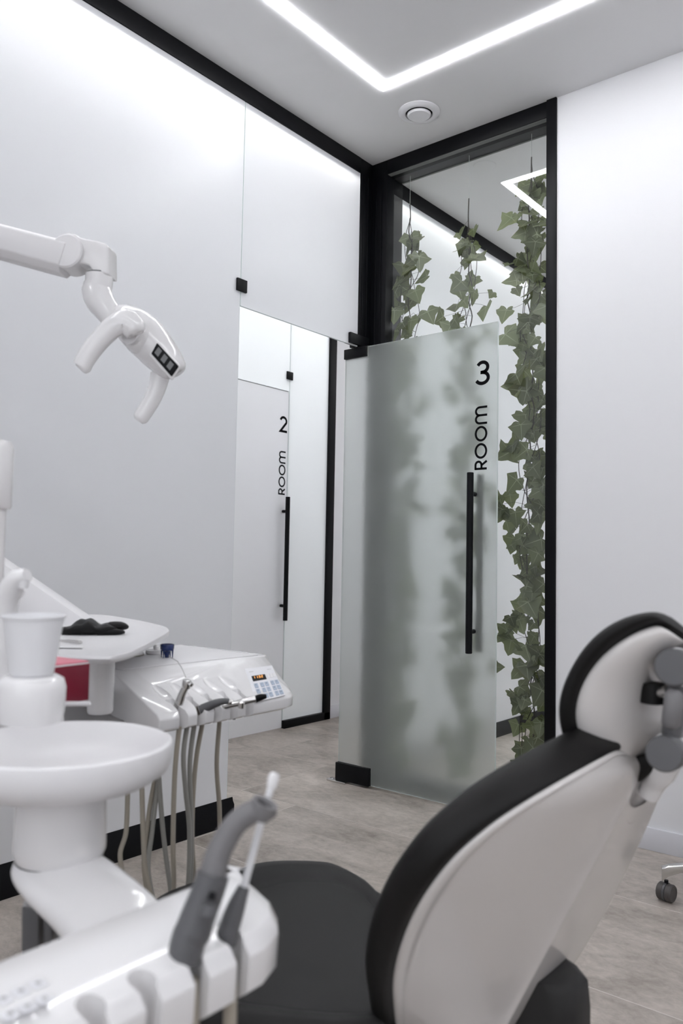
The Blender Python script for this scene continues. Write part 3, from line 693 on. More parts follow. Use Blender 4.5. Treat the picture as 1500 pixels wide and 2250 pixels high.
obj('handle', B().tube([at(x, y, LD-.04) for x, y, _ in hd2], [q[2] for q in hd2], 18, flat=1.2, up=AX[2], smooth=4), m_plastic, lamp)
obj('ball_joint', B().lathe([(.034*math.sin(q), -.034*math.cos(q)) for q in np.linspace(.05, 3.09, 16)], at(308, 742, LD-.075), AX[2], n=28), m_plastic, lamp)
obj('handle_boss', B().tube([at(312, 746, LD-.07), at(284, 736, LD-.112)], [.018, .018], 22), m_plastic2, lamp)
obj('handle_boss', B().tube([at(360, 792, LD-.05), at(354, 822, LD-.042)], [.024, .019], 22), m_plastic, lamp)

mp = at(-150, 1130, 1.30)
obj('lamp_mast', B().lathe([(0, .0), (.026, .0), (.026, pb_[2]+.02), (0, pb_[2]+.02)], (mp[0], mp[1], .002), n=26), m_plastic2, lamp)
obj('fixed_arm', B().tube([A((mp[0], mp[1], pb_[2])), pb_], [.024, .028], 18), m_plastic2, lamp)
# ------------------------------------------------------------------ spittoon unit
unit = thing('spittoon_unit', 'white dental spittoon unit with round bowl, spouts and curved body', 'spittoon', (-.90, .58, 0))
bc = at(140, 1640, 1.0); bc = A((bc[0], bc[1], 0)); BZ = .812
prof = [(0, -.040), (.045, -.039), (.085, -.033), (.110, -.018), (.120, -.001), (.1245, .003), (.129, .001), (.1305, -.005), (.1295, -.020), (.124, -.033), (.108, -.044), (.085, -.050), (.055, -.053), (0, -.053)]
obj('bowl', B().lathe([(r*1.02, h) for r, h in prof], (bc[0], bc[1], BZ+.004), n=72, caps=False), m_plastic2, unit)
obj('drain', B().lathe([(0, -.0370), (.012, -.0375), (.014, -.0395)], (bc[0], bc[1], BZ+.004), n=24, caps=False), m_chrome, unit)
NZ = .676
obj('neck', B().lathe([(.060, BZ-.047), (.053, BZ-.056), (.055, NZ+.02), (.055, NZ+.012), (.051, NZ+.003), (.030, NZ)], (bc[0], bc[1], 0), n=48, caps=True), m_plastic, unit)
obj('swivel_ring', B().lathe([(.030, NZ+.004), (.052, NZ+.004), (.052, NZ-.006), (.03, NZ-.006)], (bc[0], bc[1], 0), n=40), m_black, unit)
# curved housing sweeping from under the neck to the holder arm
def hs(cl, cr, dl, dr_, t=.05):
    a, c = at(*cl, dl), at(*cr, dr_); n_ = 6; up = []
    for i in range(n_+1):
        q_ = i/n_; up.append(a*(1-q_)+c*q_+A((0, 0, .012*math.sin(math.pi*q_))))
    return up+[up[-1]-A((0, 0, t)), up[0]-A((0, 0, t))]
rw = [hs((40, 1872), (170, 1850), 1.04, 1.07, .03), hs((22, 1888), (215, 1866), .978, 1.03, .035), hs((18, 1902), (262, 1893), .956, .985, .035), hs((48, 1945), (310, 1932), .925, .95, .035), hs((92, 1984), (345, 1960), .90, .93, .035),
      hs((130, 2018), (372, 1990), .875, .92, .04), hs((160, 2062), (392, 2025), .85, .90, .05), hs((176, 2110), (410, 2070), .82, .88, .06), hs((186, 2180), (420, 2140), .79, .86, .06)]
obj('body_shell', B().loft(rw), m_plastic, unit, sub=2)
pdc = at(230, 2080, 1.02)
obj('pedestal', B().lathe([(0, .02), (.042, .02), (.038, .10), (.036, .50), (.040, pdc[2]+.02), (0, pdc[2]+.02)], (pdc[0], pdc[1], 0), n=28), m_plastic2, unit)
b = B()
b.loft([[A((pdc[0]+math.cos(a)*.16, pdc[1]+math.sin(a)*.14, z)) for a in np.linspace(0, 2*math.pi, 32, endpoint=False)] for z in (.001, .03)])
obj('foot', b, m_plastic2, unit, bevel=.006)
# cable openings seen beside the body
for (x0, x1, y0, y1) in ((48, 86, 1990, 2090), (96, 114, 1996, 2070), (126, 146, 2030, 2090)):
    b = B().loft([[at(*p, d) for p in ((x0, y0), (x1, y0+14), (x1, y1), (x0, y1+10))] for d in (1.02, 1.05)])
    obj('cable_opening', b, m_dgrey, unit, bevel=.003)
b = B().loft([[at(*p, d) for p in ((50, 1975), (150, 2022), (150, 2230), (50, 2230))] for d in (1.052, 1.10)])
obj('rear_cover', b, m_lgrey, unit, bevel=.006)
# support post at the frame edge with its collar
pc = at(-24, 1130, 1.22)
obj('support_post', B().lathe([(.0, .40), (.0245, .40), (.0245, 1.17), (0, 1.17)], (pc[0], pc[1], 0), n=28), m_plastic, unit)
zc0, zc1 = at(0, 1118, 1.22)[2], at(0, 968, 1.22)[2]
obj('post_collar', B().lathe([(.0, zc0), (.029, zc0), (.0315, zc0+.004), (.0315, zc1-.010), (.027, zc1), (.0, zc1+.002)], (pc[0], pc[1], 0), n=32), m_plastic, unit)
# cup holder block, spouts
hb = at(66, 1565, .985); 
ring = lambda g, z, c=hb: [A((c[0]+math.cos(a)*.044*g*(1.0), c[1]+math.sin(a)*.040*g, z)) for a in np.linspace(0, 2*math.pi, 28, endpoint=False)]
zt = at(66, 1484, .985)[2]
obj('cup_platform', B().loft([ring(.93, hb[2]-.01), ring(.98, hb[2]+.002), ring(1.0, zt-.014), ring(.93, zt-.004), ring(.76, zt)]), m_plastic, unit, ang=60)
b = B().tube([at(10, 1560, 1.06), at(10, 1400, 1.06), at(12, 1335, 1.06), at(22, 1296, 1.055), at(38, 1272, 1.05), at(60, 1264, 1.045)], [.014, .013, .014, .0145, .013, .0085], 18, flat=1.1, smooth=5)
obj('cup_filler_spout', b, m_plastic, unit)
obj('spout_nozzle', B().tube([at(52, 1272, 1.045), at(51, 1292, 1.045)], [.0075, .006], 14), m_plastic2, unit)
b = B().tube([at(2, 1330, 1.10), at(30, 1304, 1.10), at(50, 1306, 1.10)], [.008, .007, .006], 12, smooth=4)
obj('rinse_pipe', b, m_plastic2, unit)
obj('shelf', B().loft([[at(*p, d) for p in ((60, 1541), (200, 1541), (200, 1552), (60, 1552))] for d in (1.16, 1.34)]), m_plastic2, unit, bevel=.003)
obj('shelf_bracket', B().tube([at(120, 1556, 1.2), (bc[0]-.04, bc[1]+.03, .70)], .012, 12), m_plastic2, unit)

# cup standing on the platform
cb = at(70, 1487, .985); ct = at(72, 1352, .985); chh = ct[2]-zt-.0005
cup = thing('cup', 'empty white translucent plastic cup on the spittoon cup platform', 'cup', (hb[0], hb[1], zt))
cw = .985*66/FPX
obj('cup_wall', B().lathe([(0, .001), (cw*.66, .0005), (cw*.70, .002), (cw*.97, chh-.004), (cw*1.03, chh-.003), (cw*1.04, chh), (cw*1.0, chh+.001), (cw*.95, chh-.004), (cw*.68, .004), (0, .003)], (hb[0], hb[1], zt), n=44, caps=False), m_cup, cup)
# crimson box
bx_ = thing('box', 'crimson card box with pale red top standing behind the white cup', 'box', at(150, 1545, 1.2))
q0 = at(194, 1540, 1.22); ru = at(192, 1455, 1.22)[2]-q0[2]
f1 = A((-.10, .995, 0)); f2 = A((-.995, -.10, 0))
fc = q0-f1*.055+A((0, 0, ru/2))
obj('carton', B().obox(fc+f2*.04, f1, f2, (0, 0, 1), .055, .04, ru/2), m_plastic2, bx_, bevel=.002)
obj('crimson_panel', B().obox(fc-f2*.0012, f1, f2, (0, 0, 1), .0535, .001, ru/2-.002), m_red, bx_, bevel=.0005)
obj('pale_lid', B().obox(fc+f2*.04+A((0, 0, ru/2+.001)), f1, f2, (0, 0, 1), .054, .039, .001), m_pink, bx_, bevel=.0005)

# ------------------------------------------------------------------ assistant instrument holder (foreground)
def bank(name, parent, secs, slots, sz_, tw, slant, hole_r, depth_, matl, recess=None):
    """secs: list of (y, [(x,z)...]) rings; slots: list of (x, y, z) centres of the rests"""
    b = B().loft([[A((x, y, z)) for x, z in ring] for y, ring in secs])
    o = obj(name, b, matl, parent, bevel=sz_, seg=3)
    cs = []
    for (x, y, z) in slots:
        cs.append(B().lathe([(0, -.09), (hole_r, -.09), (hole_r*1.05, 0), (hole_r*1.35, .012), (hole_r*1.8, .05), (0, .05)], (x, y, z), slant, n=24))
        cs.append(B().loft([[A((x+dx, y+dy, zz)) for dx, dy in ((-.0, -tw*.62), (depth_*.30, -tw*.66), (depth_, -tw*2.1), (depth_, tw*2.1), (depth_*.30, tw*.66), (0, tw*.62))] for zz in (z-.10, z+.08)]))
        if recess: cs.append(recess(x, y, z))
    cut(o, cs)
    return o
hold = thing('instrument_holder', 'blurred white assistant instrument holder with four rests and keypad in foreground', 'instrument holder', (-.60, .42, .68))
def hsec(y, xf, xb=-.637, z0=.722, dz=0):
    return (y, [(xb, .676), (xb-.002, z0-.004), (xb+.006, z0), (xf-.045, z0-.002), (xf-.010, z0-.012), (xf+.002, z0-.026), (xf, .664), (xf-.018, .652), (xf-.06, .662)])
secs = [hsec(.08, -.526), hsec(.30, -.526), hsec(.50, -.526), hsec(.545, -.528), hsec(.575, -.540), hsec(.595, -.560), hsec(.607, -.590), hsec(.612, -.606)]
slots = []
for px, py in ((506, 2046), (416, 2088), (313, 2139), (200, 2194)):
    p = oz(px, py, .716); slots.append((p[0], p[1], .712))
hbody = bank('holder_body', hold, secs, slots, .0035, .0125, (.10, 0, 1), .0110, .12, m_plastic)
obj('holder_arm', B().box(-.660, -.630, .10, .50, .640, .690), m_plastic2, hold, bevel=.006)
# four by two keypad near the frame corner
for i in range(3):
    for j in range(3):
        c = oz(28+i*34-j*(-14)-20+i*4, 2196+j*34-i*17, .7208)
        if c[0] > -.54: continue
        k_ = obj('key', B().obox(c, (1, 0, 0), (0, 1, 0), (0, 0, 1), .0060, .0055, .0007), m_keyp, hold, bevel=.0006)
        obj('key_symbol', B().obox(c+A((0, 0, .001)), (1, 0, 0), (0, 1, 0), (0, 0, 1), .0018, .0018, .0004), m_lgrey, k_, smooth=False)
# high-volume suction
dS = lambda x, y, d=.80: at(x, y, d)
def depth_of(p): return float((p-EYE)@AX[2])
d0 = depth_of(A(slots[1])); d1_ = d0+.035
su = thing('suction_handpiece', 'thick grey suction handpiece with curved nozzle in the holder', 'dental instrument', slots[1], 'suction tools in the foreground holder')
su_pts = [(404, 2118, .0135), (409, 2085, .0150), (418, 2052, .0150), (424, 2046, .0160), (436, 2010, .0150), (455, 1962, .0145), (468, 1920, .0145)]
P_ = [at(x, y, d0+(2118-y)*.0001) for x, y, _ in su_pts]
obj('grip', B().tube(P_, [q[2] for q in su_pts], 24, smooth=4), m_dgrey, su)
s2 = [(468, 1920, .0118), (478, 1880, .0112), (494, 1846, .0108), (516, 1812, .0105), (540, 1792, .0102), (562, 1780, .0098)]
obj('nozzle_tube', B().tube([at(x, y, d0+.021+(1920-y)*.0001) for x, y, _ in s2], [q[2] for q in s2], 22, smooth=5), m_mgrey, su)
tp = at(576, 1778, d0+.036); td = A((.35, .2, .85)); td /= np.linalg.norm(td)
obj('nozzle_cup', B().lathe([(.0095, -.008), (.0125, .004), (.0120, .007), (.0085, .006), (.007, -.002), (0, -.004)], tp, td, n=28, caps=False), m_mgrey, su)
obj('nozzle_lip', B().tube([at(572, 1790, d0+.034), at(592, 1788, d0+.036), at(607, 1783, d0+.037)], [.0070, .006, .0025], 14, flat=.55, smooth=4), m_mgrey, su)
obj('thumb_valve', B().tube([at(458, 2010, d0-.012), at(462, 1985, d0-.010)], [.0072, .0062], 16), m_dgrey, su)
obj('valve_slot', B().tube([at(463, 1978, d0-.011), at(468, 1960, d0-.008)], [.0038, .0030], 12), m_black, su)
# saliva ejector
d0 = depth_of(A(slots[0]))
se = thing('saliva_ejector', 'slim clear saliva ejector tube in a grey grip with white tip', 'dental instrument', slots[0], 'suction tools in the foreground holder')
s3 = [(498, 2078, .0085), (500, 2052, .0100), (505, 2034, .0095), (512, 2012, .0092), (522, 1984, .0080), (536, 1948, .0052)]
obj('grip', B().tube([at(x, y, d0+(2078-y)*.0001) for x, y, _ in s3], [q[2] for q in s3], 20, smooth=4), m_dgrey, se)
obj('clear_tube', B().tube([at(536, 1948, d0+.013), at(562, 1850, d0+.022), at(584, 1770, d0+.03), at(598, 1722, d0+.034)], .0034, 14, smooth=4), m_cup, se)
obj('tip', B().tube([at(596, 1732, d0+.034), at(601, 1710, d0+.036), at(605, 1698, d0+.037)], [.0048, .0056, .0040], 14, smooth=3), m_plastic, se)
for (x, y, z), nm, dd in ((slots[1], su, 0), (slots[0], se, 0)):
    P_ = [A((x, y, z-.02)), A((x+.002, y, z-.09)), A((x-.004, y-.005, z-.25)), A((x-.05, y-.02, z-.40)), A((x-.14, y-.01, z-.44)), A((x-.22, y+.02, z-.36)), A((x-.26, y+.03, z-.28))]
    obj('hose', B().tube(P_, .0085 if nm is su else .0060, 14, smooth=6), m_hose, nm)

# ------------------------------------------------------------------ delivery console by the frosted wall
con = thing('instrument_console', 'white dentist instrument console with keypad in front of the frosted wall', 'instrument console', (-1.40, 1.18, .75))
def csec(y, xf, zf=.0, xb=-1.660, xk=-1.345):
    return (y, [(xb, .765), (xb, .816), (xb+.006, .822), (xk, .822), (xf-.008, .760), (xf, .750), (xf-.001, .729), (xf-.02, .722), (xf-.10, .728), (xk-.10, .762)])
secs = [csec(.952, -1.200), csec(1.00, -1.198), csec(1.25, -1.198), csec(1.295, -1.201), csec(1.325, -1.212), csec(1.350, -1.238), csec(1.368, -1.272), csec(1.382, -1.315, xk=-1.35), csec(1.392, -1.352, xk=-1.37)]
slots = [(-1.238, y, .765) for y in (1.008, 1.0515, 1.094, 1.137, 1.180)]
def rec(x, y, z):
    rows_ = []
    for t in np.linspace(0, 1, 9):
        s_ = math.sin(math.pi*(.04+.92*t)); c = A((x-.062+.075*t, y, z+.040-.033*t))
        rows_.append([c+A((0, math.cos(a)*.0150*s_, math.sin(a)*.010*s_)) for a in np.linspace(0, 2*math.pi, 14, endpoint=False)])
    return B().loft(rows_)
bank('console_body', con, secs, slots, .0030, .0088, (-.25, 0, 1), .0078, .07, m_plastic, rec)
obj('deck_mat', B().box(-1.645, -1.362, .985, 1.365, .8222, .8236), m_plastic2, con, bevel=.0006)
# lettered keypad on the sloping face
P00 = A((-1.345, 0, .822)); sl = A((.137, 0, -.062)); sl /= np.linalg.norm(sl); nv = A((-sl[2], 0, sl[0]))
def face(px, py):
    r = ray(px, py); t = ((P00-EYE)@nv)/(r@nv); return EYE+r*t
cs_ = [face(*p) for p in ((537.5, 1470), (597, 1462.5), (626, 1528), (563, 1543))]
kp = obj('keypad_panel', B().loft([[p+nv*h for p in cs_] for h in (-.0005, .0007)]), m_keyp, con, smooth=False)
def kq(u, v, h=.0008):      # keypad-local coordinates, u to the right, v down
    a = cs_[0]*(1-u)+cs_[1]*u; b_ = cs_[3]*(1-u)+cs_[2]*u; return a*(1-v)+b_*v+nv*h
def patch(u0, u1, v0, v1, h0, h1): return B().loft([[kq(u, v, h) for u, v in ((u0, v0), (u1, v0), (u1, v1), (u0, v1))] for h in (h0, h1)])
ds = obj('display', patch(.13, .61, .26, .42, .0008, .0014), m_black, kp, smooth=False)
ku = (cs_[1]-cs_[0]); ku /= np.linalg.norm(ku); kv = (cs_[3]-cs_[0]); kv /= np.linalg.norm(kv)
SEG = {'1': 'bc', '3': 'abgcd', '2': 'abged'}
b = B()
for i, ch in enumerate('1132'):
    o0 = kq(.17+.095*i, .285, .0016); w_, h_ = .0042, .0090
    sg = {'a': ((0, 0), (1, 0)), 'b': ((1, 0), (1, .5)), 'c': ((1, .5), (1, 1)), 'd': ((0, 1), (1, 1)), 'e': ((0, .5), (0, 1)), 'g': ((0, .5), (1, .5))}
    for c in SEG[ch]:
        (a0, a1), (b0, b1) = sg[c]
        ribbon(b, [(a0*w_, a1*h_), (b0*w_, b1*h_)], .0011, o0, ku, kv, nv, .0003)
obj('display_digits', b, m_disp, kp, smooth=False)
kk = 0
for j in range(3):
    for i in range(5):
        u0 = (.12, .33, .49, .70, .855)[i]+.0*j; v0 = .50+.165*j
        k_ = obj('key', patch(u0, u0+.115, v0, v0+.125, .0008, .0018), m_key, kp, smooth=False)
        g_ = B(); oo = kq(u0+.03, v0+.03, .0019)
        rr = random.Random(kk); kk += 1
        ribbon(g_, [(0, 0), (.003, 0)] if kk % 3 else [(0, .0035), (.0015, 0), (.003, .0035)], .0007, oo, ku, kv, nv, .0002)
        ribbon(g_, [(.0015, 0), (.0015, .0045)] if kk % 2 else [(0, .004), (.0032, .004)], .0007, oo, ku, kv, nv, .0002)
        obj('key_symbol', g_, m_dgrey, k_, smooth=False)
for u0 in (.66, .77, .88): obj('key', patch(u0, u0+.09, .27, .40, .0008, .0013), m_plastic2, kp, smooth=False)
g_ = B()
for i in range(5): ribbon(g_, [(i*.0028, 0), (i*.0028+.002, 0)], .0024, kq(.10, .12, .0009), ku, kv, nv, .0002)
for i in range(6): ribbon(g_, [(i*.0022, 0), (i*.0022+.0014, 0)], .0016, kq(.76, .12, .0009), ku, kv, nv, .0002)
obj('small_print', g_, m_lgrey, kp, smooth=False)
# tray, its post and bracket
TZ = .885
tr = [oz(x, y, TZ) for x, y in ((372, 1388), (360, 1378), (300, 1364), (222, 1352), (150, 1354), (75, 1358), (30, 1400), (60, 1436), (120, 1441), (225, 1446), (262, 1442), (300, 1430), (362, 1396))]
tr = catmull(tr+[tr[0]], [0]*(len(tr)+1), 4)[0][:-1]
tc_ = sum(tr)/len(tr)
def tring(g, dz): return [tc_+(p-tc_)*g*A((1, 1, 0))+A((0, 0, dz)) for p in tr]
obj('tray', B().loft([tring(.94, -.012), tring(.985, -.009), tring(1.0, -.002), tring(.995, .002), tring(.97, .002), tring(.95, -.001), tring(.5, -.001), tring(.02, -.001)]), m_plastic2, con, ang=50)
pp = oz(228, 1446, TZ-.02)+A((-.035, .02, 0))
obj('tray_post', B().lathe([(0, .760), (.022, .760), (.024, .765), (.024, TZ-.010), (0, TZ-.010)], (pp[0], pp[1], 0), n=32), m_plastic, con)
obj('tray_bracket', B().loft([[A((x, y, z)) for x, y in ((pp[0]-.012, pp[1]-.018), (pp[0]+.020, pp[1]-.005), (-1.42, .99), (-1.50, .99))] for z in (.766, .792)]), m_plastic2, con, bevel=.004)
b = B().loft([[A((x, y, z)) for x, z in ((-1.62, .60), (-1.62, .765), (-1.30, .735), (-1.26, .70), (-1.40, .60))] for y in (.72, .985)])
obj('underside_housing', b, m_lgrey, con, bevel=.012, seg=3)
b = B().loft([[A((x, y, z)) for x, z in ((-1.60, .655), (-1.60, .735), (-1.32, .715), (-1.30, .67), (-1.42, .64))] for y in (.52, .935)])
obj('cross_arm', b, m_plastic2, con, bevel=.012, seg=3)
# big sloping parallelogram arm behind
p1, p2 = at(-160, 1165, 1.95), at(300, 1480, 1.95); dd = p2-p1; dd /= np.linalg.norm(dd); u_ = A((0, 0, 1.))-dd*dd[2]; u_ /= np.linalg.norm(u_); s_ = np.cross(dd, u_)
b = B().loft([[p+u_*y+s_*x for x, y in ((-.035, -.06), (-.035, .045), (.035, .045), (.035, -.06))] for p in (p1, p2)])
obj('support_arm', b, m_plastic2, con, bevel=.006)
obj('support_column', B().lathe([(0, .002), (.05, .002), (.045, .05), (.042, p1[2]+.03), (0, p1[2]+.05)], (p1[0], p1[1], 0), n=30), m_plastic2, con)
# instruments in the rests -------------------------------------------------
def hx(px, py, x=-1.20): return ox(px, py, x)
ins = []
i1 = thing('turbine_handpiece', 'upright steel dental handpiece with angled head and fine wire needle', 'dental instrument', slots[0])
obj('body', B().tube([hx(385, 1566, -1.235), hx(392, 1548, -1.228), hx(400, 1525, -1.222), hx(409, 1508, -1.215)], [.0075, .0088, .0072, .0062], 18, smooth=4), m_chrome, i1)
obj('head', B().tube([hx(408, 1512, -1.215), hx(411, 1494, -1.212)], [.0085, .0080], 18), m_chrome, i1, bevel=.001)
obj('head_cap', B().tube([hx(416, 1505, -1.203), hx(421, 1500, -1.200)], [.0060, .0055], 16), m_chrome, i1)
obj('needle', B().tube([hx(408, 1488, -1.22), hx(398, 1466, -1.25), hx(390, 1453, -1.27), hx(372, 1443, -1.33)], .0009, 8), m_chrome, i1)
i2 = thing('contra_angle_handpiece', 'dark steel handpiece with gold collar lying across the second rest', 'dental instrument', slots[1])
obj('body', B().tube([hx(438, 1560, -1.215), hx(455, 1553, -1.205), hx(475, 1545, -1.19), hx(492, 1541, -1.18), hx(508, 1542, -1.172)], [.0088, .0090, .0080, .0062, .0055], 18, smooth=4), m_dgrey, i2)
obj('collar', B().tube([hx(424, 1567, -1.228), hx(438, 1560, -1.215)], [.0078, .0092], 18), mat('champagne_collar', (.34, .31, .27), .3, .8, var=.05), i2)
obj('head', B().tube([hx(502, 1541, -1.172), hx(509, 1543, -1.168)], [.0062, .0060], 16), m_chrome, i2, bevel=.001)
i3 = thing('scaler_handpiece', 'slim silver handpiece with small round head in the third rest', 'dental instrument', slots[2])
obj('body', B().tube([hx(468, 1561, -1.225), hx(485, 1554, -1.21), hx(505, 1549, -1.195), hx(530, 1545, -1.175)], [.0080, .0078, .0062, .0050], 18, smooth=4), m_chrome, i3)
obj('head', B().lathe([(0, -.008), (.0060, -.007), (.0066, .004), (.004, .008), (0, .008)], hx(530, 1548, -1.173), (.1, 0, 1), n=20), m_chrome, i3)
i4 = thing('air_syringe', 'silver and black handpiece pointing at the keypad from the fourth rest', 'dental instrument', slots[3])
obj('body', B().tube([hx(508, 1551, -1.22), hx(525, 1545, -1.205), hx(545, 1539, -1.19), hx(562, 1536, -1.178)], [.0070, .0074, .0070, .0062], 18, smooth=4), m_chrome, i4)
obj('tip_sleeve', B().tube([hx(560, 1537, -1.20), hx(572, 1532, -1.195), hx(584, 1530, -1.19)], [.0072, .0070, .0045], 16, smooth=3), m_black, i4)
i5 = thing('curing_light', 'black handpiece mostly hidden in the last rest beside the keypad', 'dental instrument', slots[4])
obj('body', B().tube([hx(527, 1536, -1.24), hx(540, 1535, -1.235), hx(560, 1533, -1.23)], [.0045, .0055, .0045], 14, smooth=3), m_black, i5)
obj('lower_sleeve', B().tube([hx(514, 1575, -1.225), hx(514, 1581, -1.225)], [.006, .003], 12), m_black, i5)
# hoses: from the rests down into loops and back up under the console
def hpath(l, X): return [ox(x, y, X) for x, y in l]
hs_list = [
 ([(394, 1596), (384, 1700), (380, 1850), (382, 1945), (376, 2010), (362, 2010), (340, 1990), (320, 1915), (314, 1820), (312, 1700), (318, 1640)], m_hose, i1),
 ([(412, 1590), (403, 1660), (408, 1740), (416, 1820), (414, 1930), (404, 2010), (385, 2020), (374, 1950), (358, 1826), (348, 1690), (345, 1630)], m_hose2, i2),
 ([(427, 1590), (417, 1680), (420, 1800), (418, 1930), (395, 2040), (355, 2030), (326, 1920), (334, 1826), (351, 1687), (356, 1630)], m_hose2, i3),
 ([(446, 1584), (432, 1660), (424, 1750), (422, 1850), (425, 1930), (410, 2030), (350, 2040), (317, 1915), (327, 1789), (343, 1696), (350, 1630)], m_hose, i4),
 ([(483, 1574), (476, 1680), (482, 1780), (480, 1870), (460, 1985), (380, 2040), (290, 1960), (264, 1885), (277, 1826), (281, 1729), (286, 1650)], m_hose, i5)]
for k_, (l, mm, par) in enumerate(hs_list):
    P_ = []
    for i, (x, y) in enumerate(l):
        P_.append(ox(x, y, -1.215-.0*i-.10*(i/(len(l)-1))-.01*k_))
    obj('hose', B().tube(P_, .0048, 12, smooth=7), mm, par)

# things on the tray and console deck
def on(px, py, z): return oz(px, py, z)
gl_ = thing('glove_pile', 'crumpled pair of black gloves lying on the white tray', 'gloves', on(200, 1385, TZ))
c0 = on(128, 1392, TZ); c1 = on(266, 1392, TZ); gx = c1-c0; gl = np.linalg.norm(gx); gx /= gl; gy = A((-gx[1], gx[0], 0))
rg = random.Random(5)
rows_ = []
hp_ = [.006, .015, .014, .020, .028, .024, .033, .020, .017, .024, .023, .020, .010]; n_ = len(hp_)
for i in range(n_):
    t = i/(n_-1); c = c0+gx*gl*t*1.0; wv = .018+.020*math.sin(math.pi*t)**.5; ring = []
    for j in range(14):
        a = 2*math.pi*j/14
        q = c+gy*math.cos(a)*wv*(1+rg.uniform(-.22, .22))+A((0, 0, max(-.0008, (math.sin(a)*.5+.5)*hp_[i]*(1+rg.uniform(-.3, .3)) if math.sin(a) > -.3 else -.0008)))+gx*rg.uniform(-.006, .006)
        ring.append(q+A((0, 0, .0012)))
    rows_.append(ring)
m_glove = mat('black_nitrile', (.004, .004, .0045), .4, spec=.25, bump=.1, bscale=150)
obj('glove', B().loft(rows_), m_glove, gl_, sub=1)
b = B().tube([c1-gx*.03+A((0, 0, .012)), c1+A((0, 0, .016)), c1+gx*.012+gy*.01+A((0, 0, .012))], [.014, .011, .004], 9, flat=1.6, smooth=2)
obj('cuff', b, m_glove, gl_, sub=1)
b = B().tube([c1-gx*.05-gy*.018+A((0, 0, .006)), c1-gx*.01-gy*.022+A((0, 0, .006)), c1+gx*.010-gy*.02+A((0, 0, .004))], [.012, .008, .003], 9, flat=1.6, smooth=2)
obj('finger', b, m_glove, gl_, sub=1)
sp = thing('hand_instrument', 'slim steel hand instrument with rounded end on the tray', 'dental instrument', on(160, 1410, TZ))
obj('shaft', B().tube([on(100, 1406, TZ+.0035), on(140, 1408, TZ+.0035), on(152, 1408.5, TZ+.0035), on(176, 1411, TZ+.0035), on(181, 1411, TZ+.0035)], [.0018, .0022, .0032, .0035, .0018], 12, flat=.8), m_chrome, sp)
pk = thing('paper_packet', 'flat white paper packet on the tray in front of the steel instrument', 'packet', on(140, 1420, TZ))
obj('sheet', B().loft([[on(x, y, TZ+h) for x, y in ((100, 1415), (184, 1419), (182, 1424), (98, 1423))] for h in (-.0009, .0008)]), m_plastic2, pk, bevel=.0003)
jar = thing('jar', 'small white jar with a knob lid beside the blue funnel', 'jar', on(345, 1440, .8236))
jc = on(343, 1437, .8237)
obj('jar_body', B().lathe([(0, 0), (.022, 0), (.024, .002), (.024, .010), (0, .010)], jc, n=32), m_plastic, jar)
obj('lid_knob', B().lathe([(0, .010), (.0065, .010), (.0068, .018), (.005, .0205), (0, .021)], jc, n=22), m_plastic, jar)
ds_ = thing('dish', 'shallow white round dish on the console partly under the tray', 'dish', on(280, 1445, .8236))
obj('dish_body', B().lathe([(0, .0), (.034, .0), (.038, .003), (.038, .006), (.034, .0065), (0, .0065)], on(278, 1440, .8237), n=40), m_plastic, ds_)
obj('dish_rim', B().lathe([(.0375, .0005), (.0392, .001), (.0392, .0022), (.0375, .0027)], on(278, 1440, .8237), n=40, caps=False), m_hose, ds_)
fn = thing('funnel', 'dark blue plastic funnel cap standing on the console deck', 'funnel', on(366, 1447, .8237))
fc_ = on(366.5, 1445, .8237); s1 = (oy(366, 1415, fc_[1])[2]-fc_[2])
obj('funnel_cup', B().lathe([(.0, s1*.42), (.0085, s1*.45), (.0140, s1*.55), (.0148, s1*.62), (.0155, s1*.64), (.0158, s1*.95), (.0150, s1), (.0135, s1), (.0130, s1*.7), (0, s1*.55)], fc_, n=32, caps=False), m_blue, fn)
obj('funnel_spout', B().lathe([(0, .0002), (.0045, .0002), (.0055, s1*.2), (.0100, s1*.5), (0, s1*.5)], fc_, n=24), m_blue, fn)
for a in (0, 90, 180, 270):
    a = R_(a+20); obj('funnel_leg', B().tube([fc_+A((math.cos(a)*.0142, math.sin(a)*.0142, .0002)), fc_+A((math.cos(a)*.0142, math.sin(a)*.0142, s1*.62))], [.0010, .0022], 8), m_blue, fn)

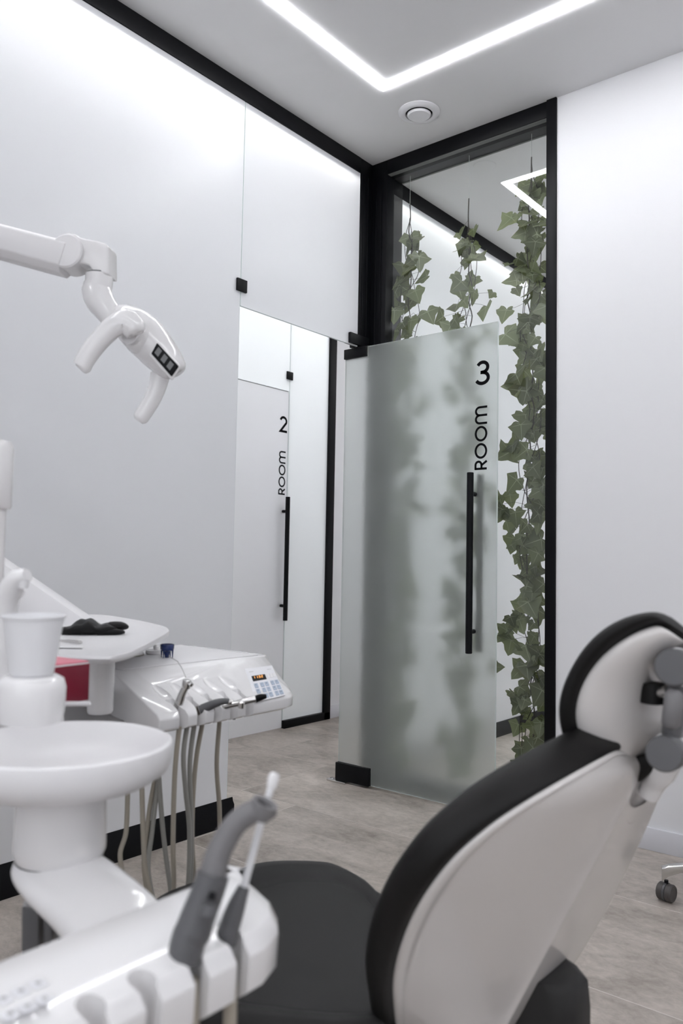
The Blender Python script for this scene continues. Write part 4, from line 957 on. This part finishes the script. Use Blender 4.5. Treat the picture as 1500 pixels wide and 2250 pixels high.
# ------------------------------------------------------------------ wheeled stool at the right edge
cx, cy = -.838, 2.672
st = thing('stool', 'wheeled stool with polished metal leg standing by the white wall', 'stool', (-.60, 2.78, 0))
hub = A((-.585, 2.775, .0))
a0 = math.atan2(cy-hub[1], cx-hub[0]); Ls = math.hypot(cx-hub[0], cy-hub[1])
for k in range(5):
    a = a0+k*2*math.pi/5; d = A((math.cos(a), math.sin(a), 0)); e = hub+d*Ls
    if e[1] > 3.05: e = hub+d*(Ls*.9)
    sd_ = np.cross(d, A((0, 0, 1.)))
    rows_ = []
    for t, zt_, th, w in ((0, .150, .05, .022), (.45, .137, .035, .018), (.85, .116, .022, .014), (.98, .108, .030, .013), (1.05, .100, .040, .012)):
        c = hub*(1-t)+e*t
        rows_.append([A((c[0], c[1], zt_))-sd_*w, A((c[0], c[1], zt_+.004))-sd_*w*.5, A((c[0], c[1], zt_+.004))+sd_*w*.5, A((c[0], c[1], zt_))+sd_*w, A((c[0], c[1], zt_-th))+sd_*w*.8, A((c[0], c[1], zt_-th))-sd_*w*.8])
    obj('leg', B().loft(rows_), m_chrome, st, ang=40, bevel=.001)
    cs2 = obj('caster', B().tube([e+A((0, 0, .064)), e+A((0, 0, .045))], .0065, 12), m_black, st)
    tg = sd_*math.cos(.5)+d*math.sin(.5) if k else A((.987, -.16, 0))
    cc_ = e+A((0, 0, .0275))-tg*0
    for s in (1, -1):
        obj('wheel', B().lathe([(0, .003*s), (.022, .003*s), (.0270, .005*s), (.0270, .020*s), (.024, .0235*s), (.019, .0235*s), (.018, .0222*s), (0, .0222*s)], cc_, tg, n=30), m_lgrey if False else mat('caster_grey', (.075, .068, .066), .45, var=.05), cs2)
    obj('hood', B().lathe([(.0285, -.0035), (.0285, .0035)], cc_, tg, n=24), m_dgrey, cs2)
obj('gas_column', B().lathe([(0, .10), (.030, .10), (.030, .30), (.016, .305), (.016, .47), (0, .47)], (hub[0], hub[1], 0), n=28), m_chrome, st)
obj('seat', B().lathe([(0, .465), (.145, .465), (.165, .480), (.170, .505), (.155, .530), (0, .540)], (hub[0]+.01, hub[1]-.01, 0), n=44), m_leather, st, ang=60)
obj('height_lever', B().tube([(hub[0], hub[1], .452), (hub[0]-.10, hub[1]-.08, .445), (hub[0]-.150, hub[1]-.115, .44)], [.005, .005, .009], 10), m_black, st)
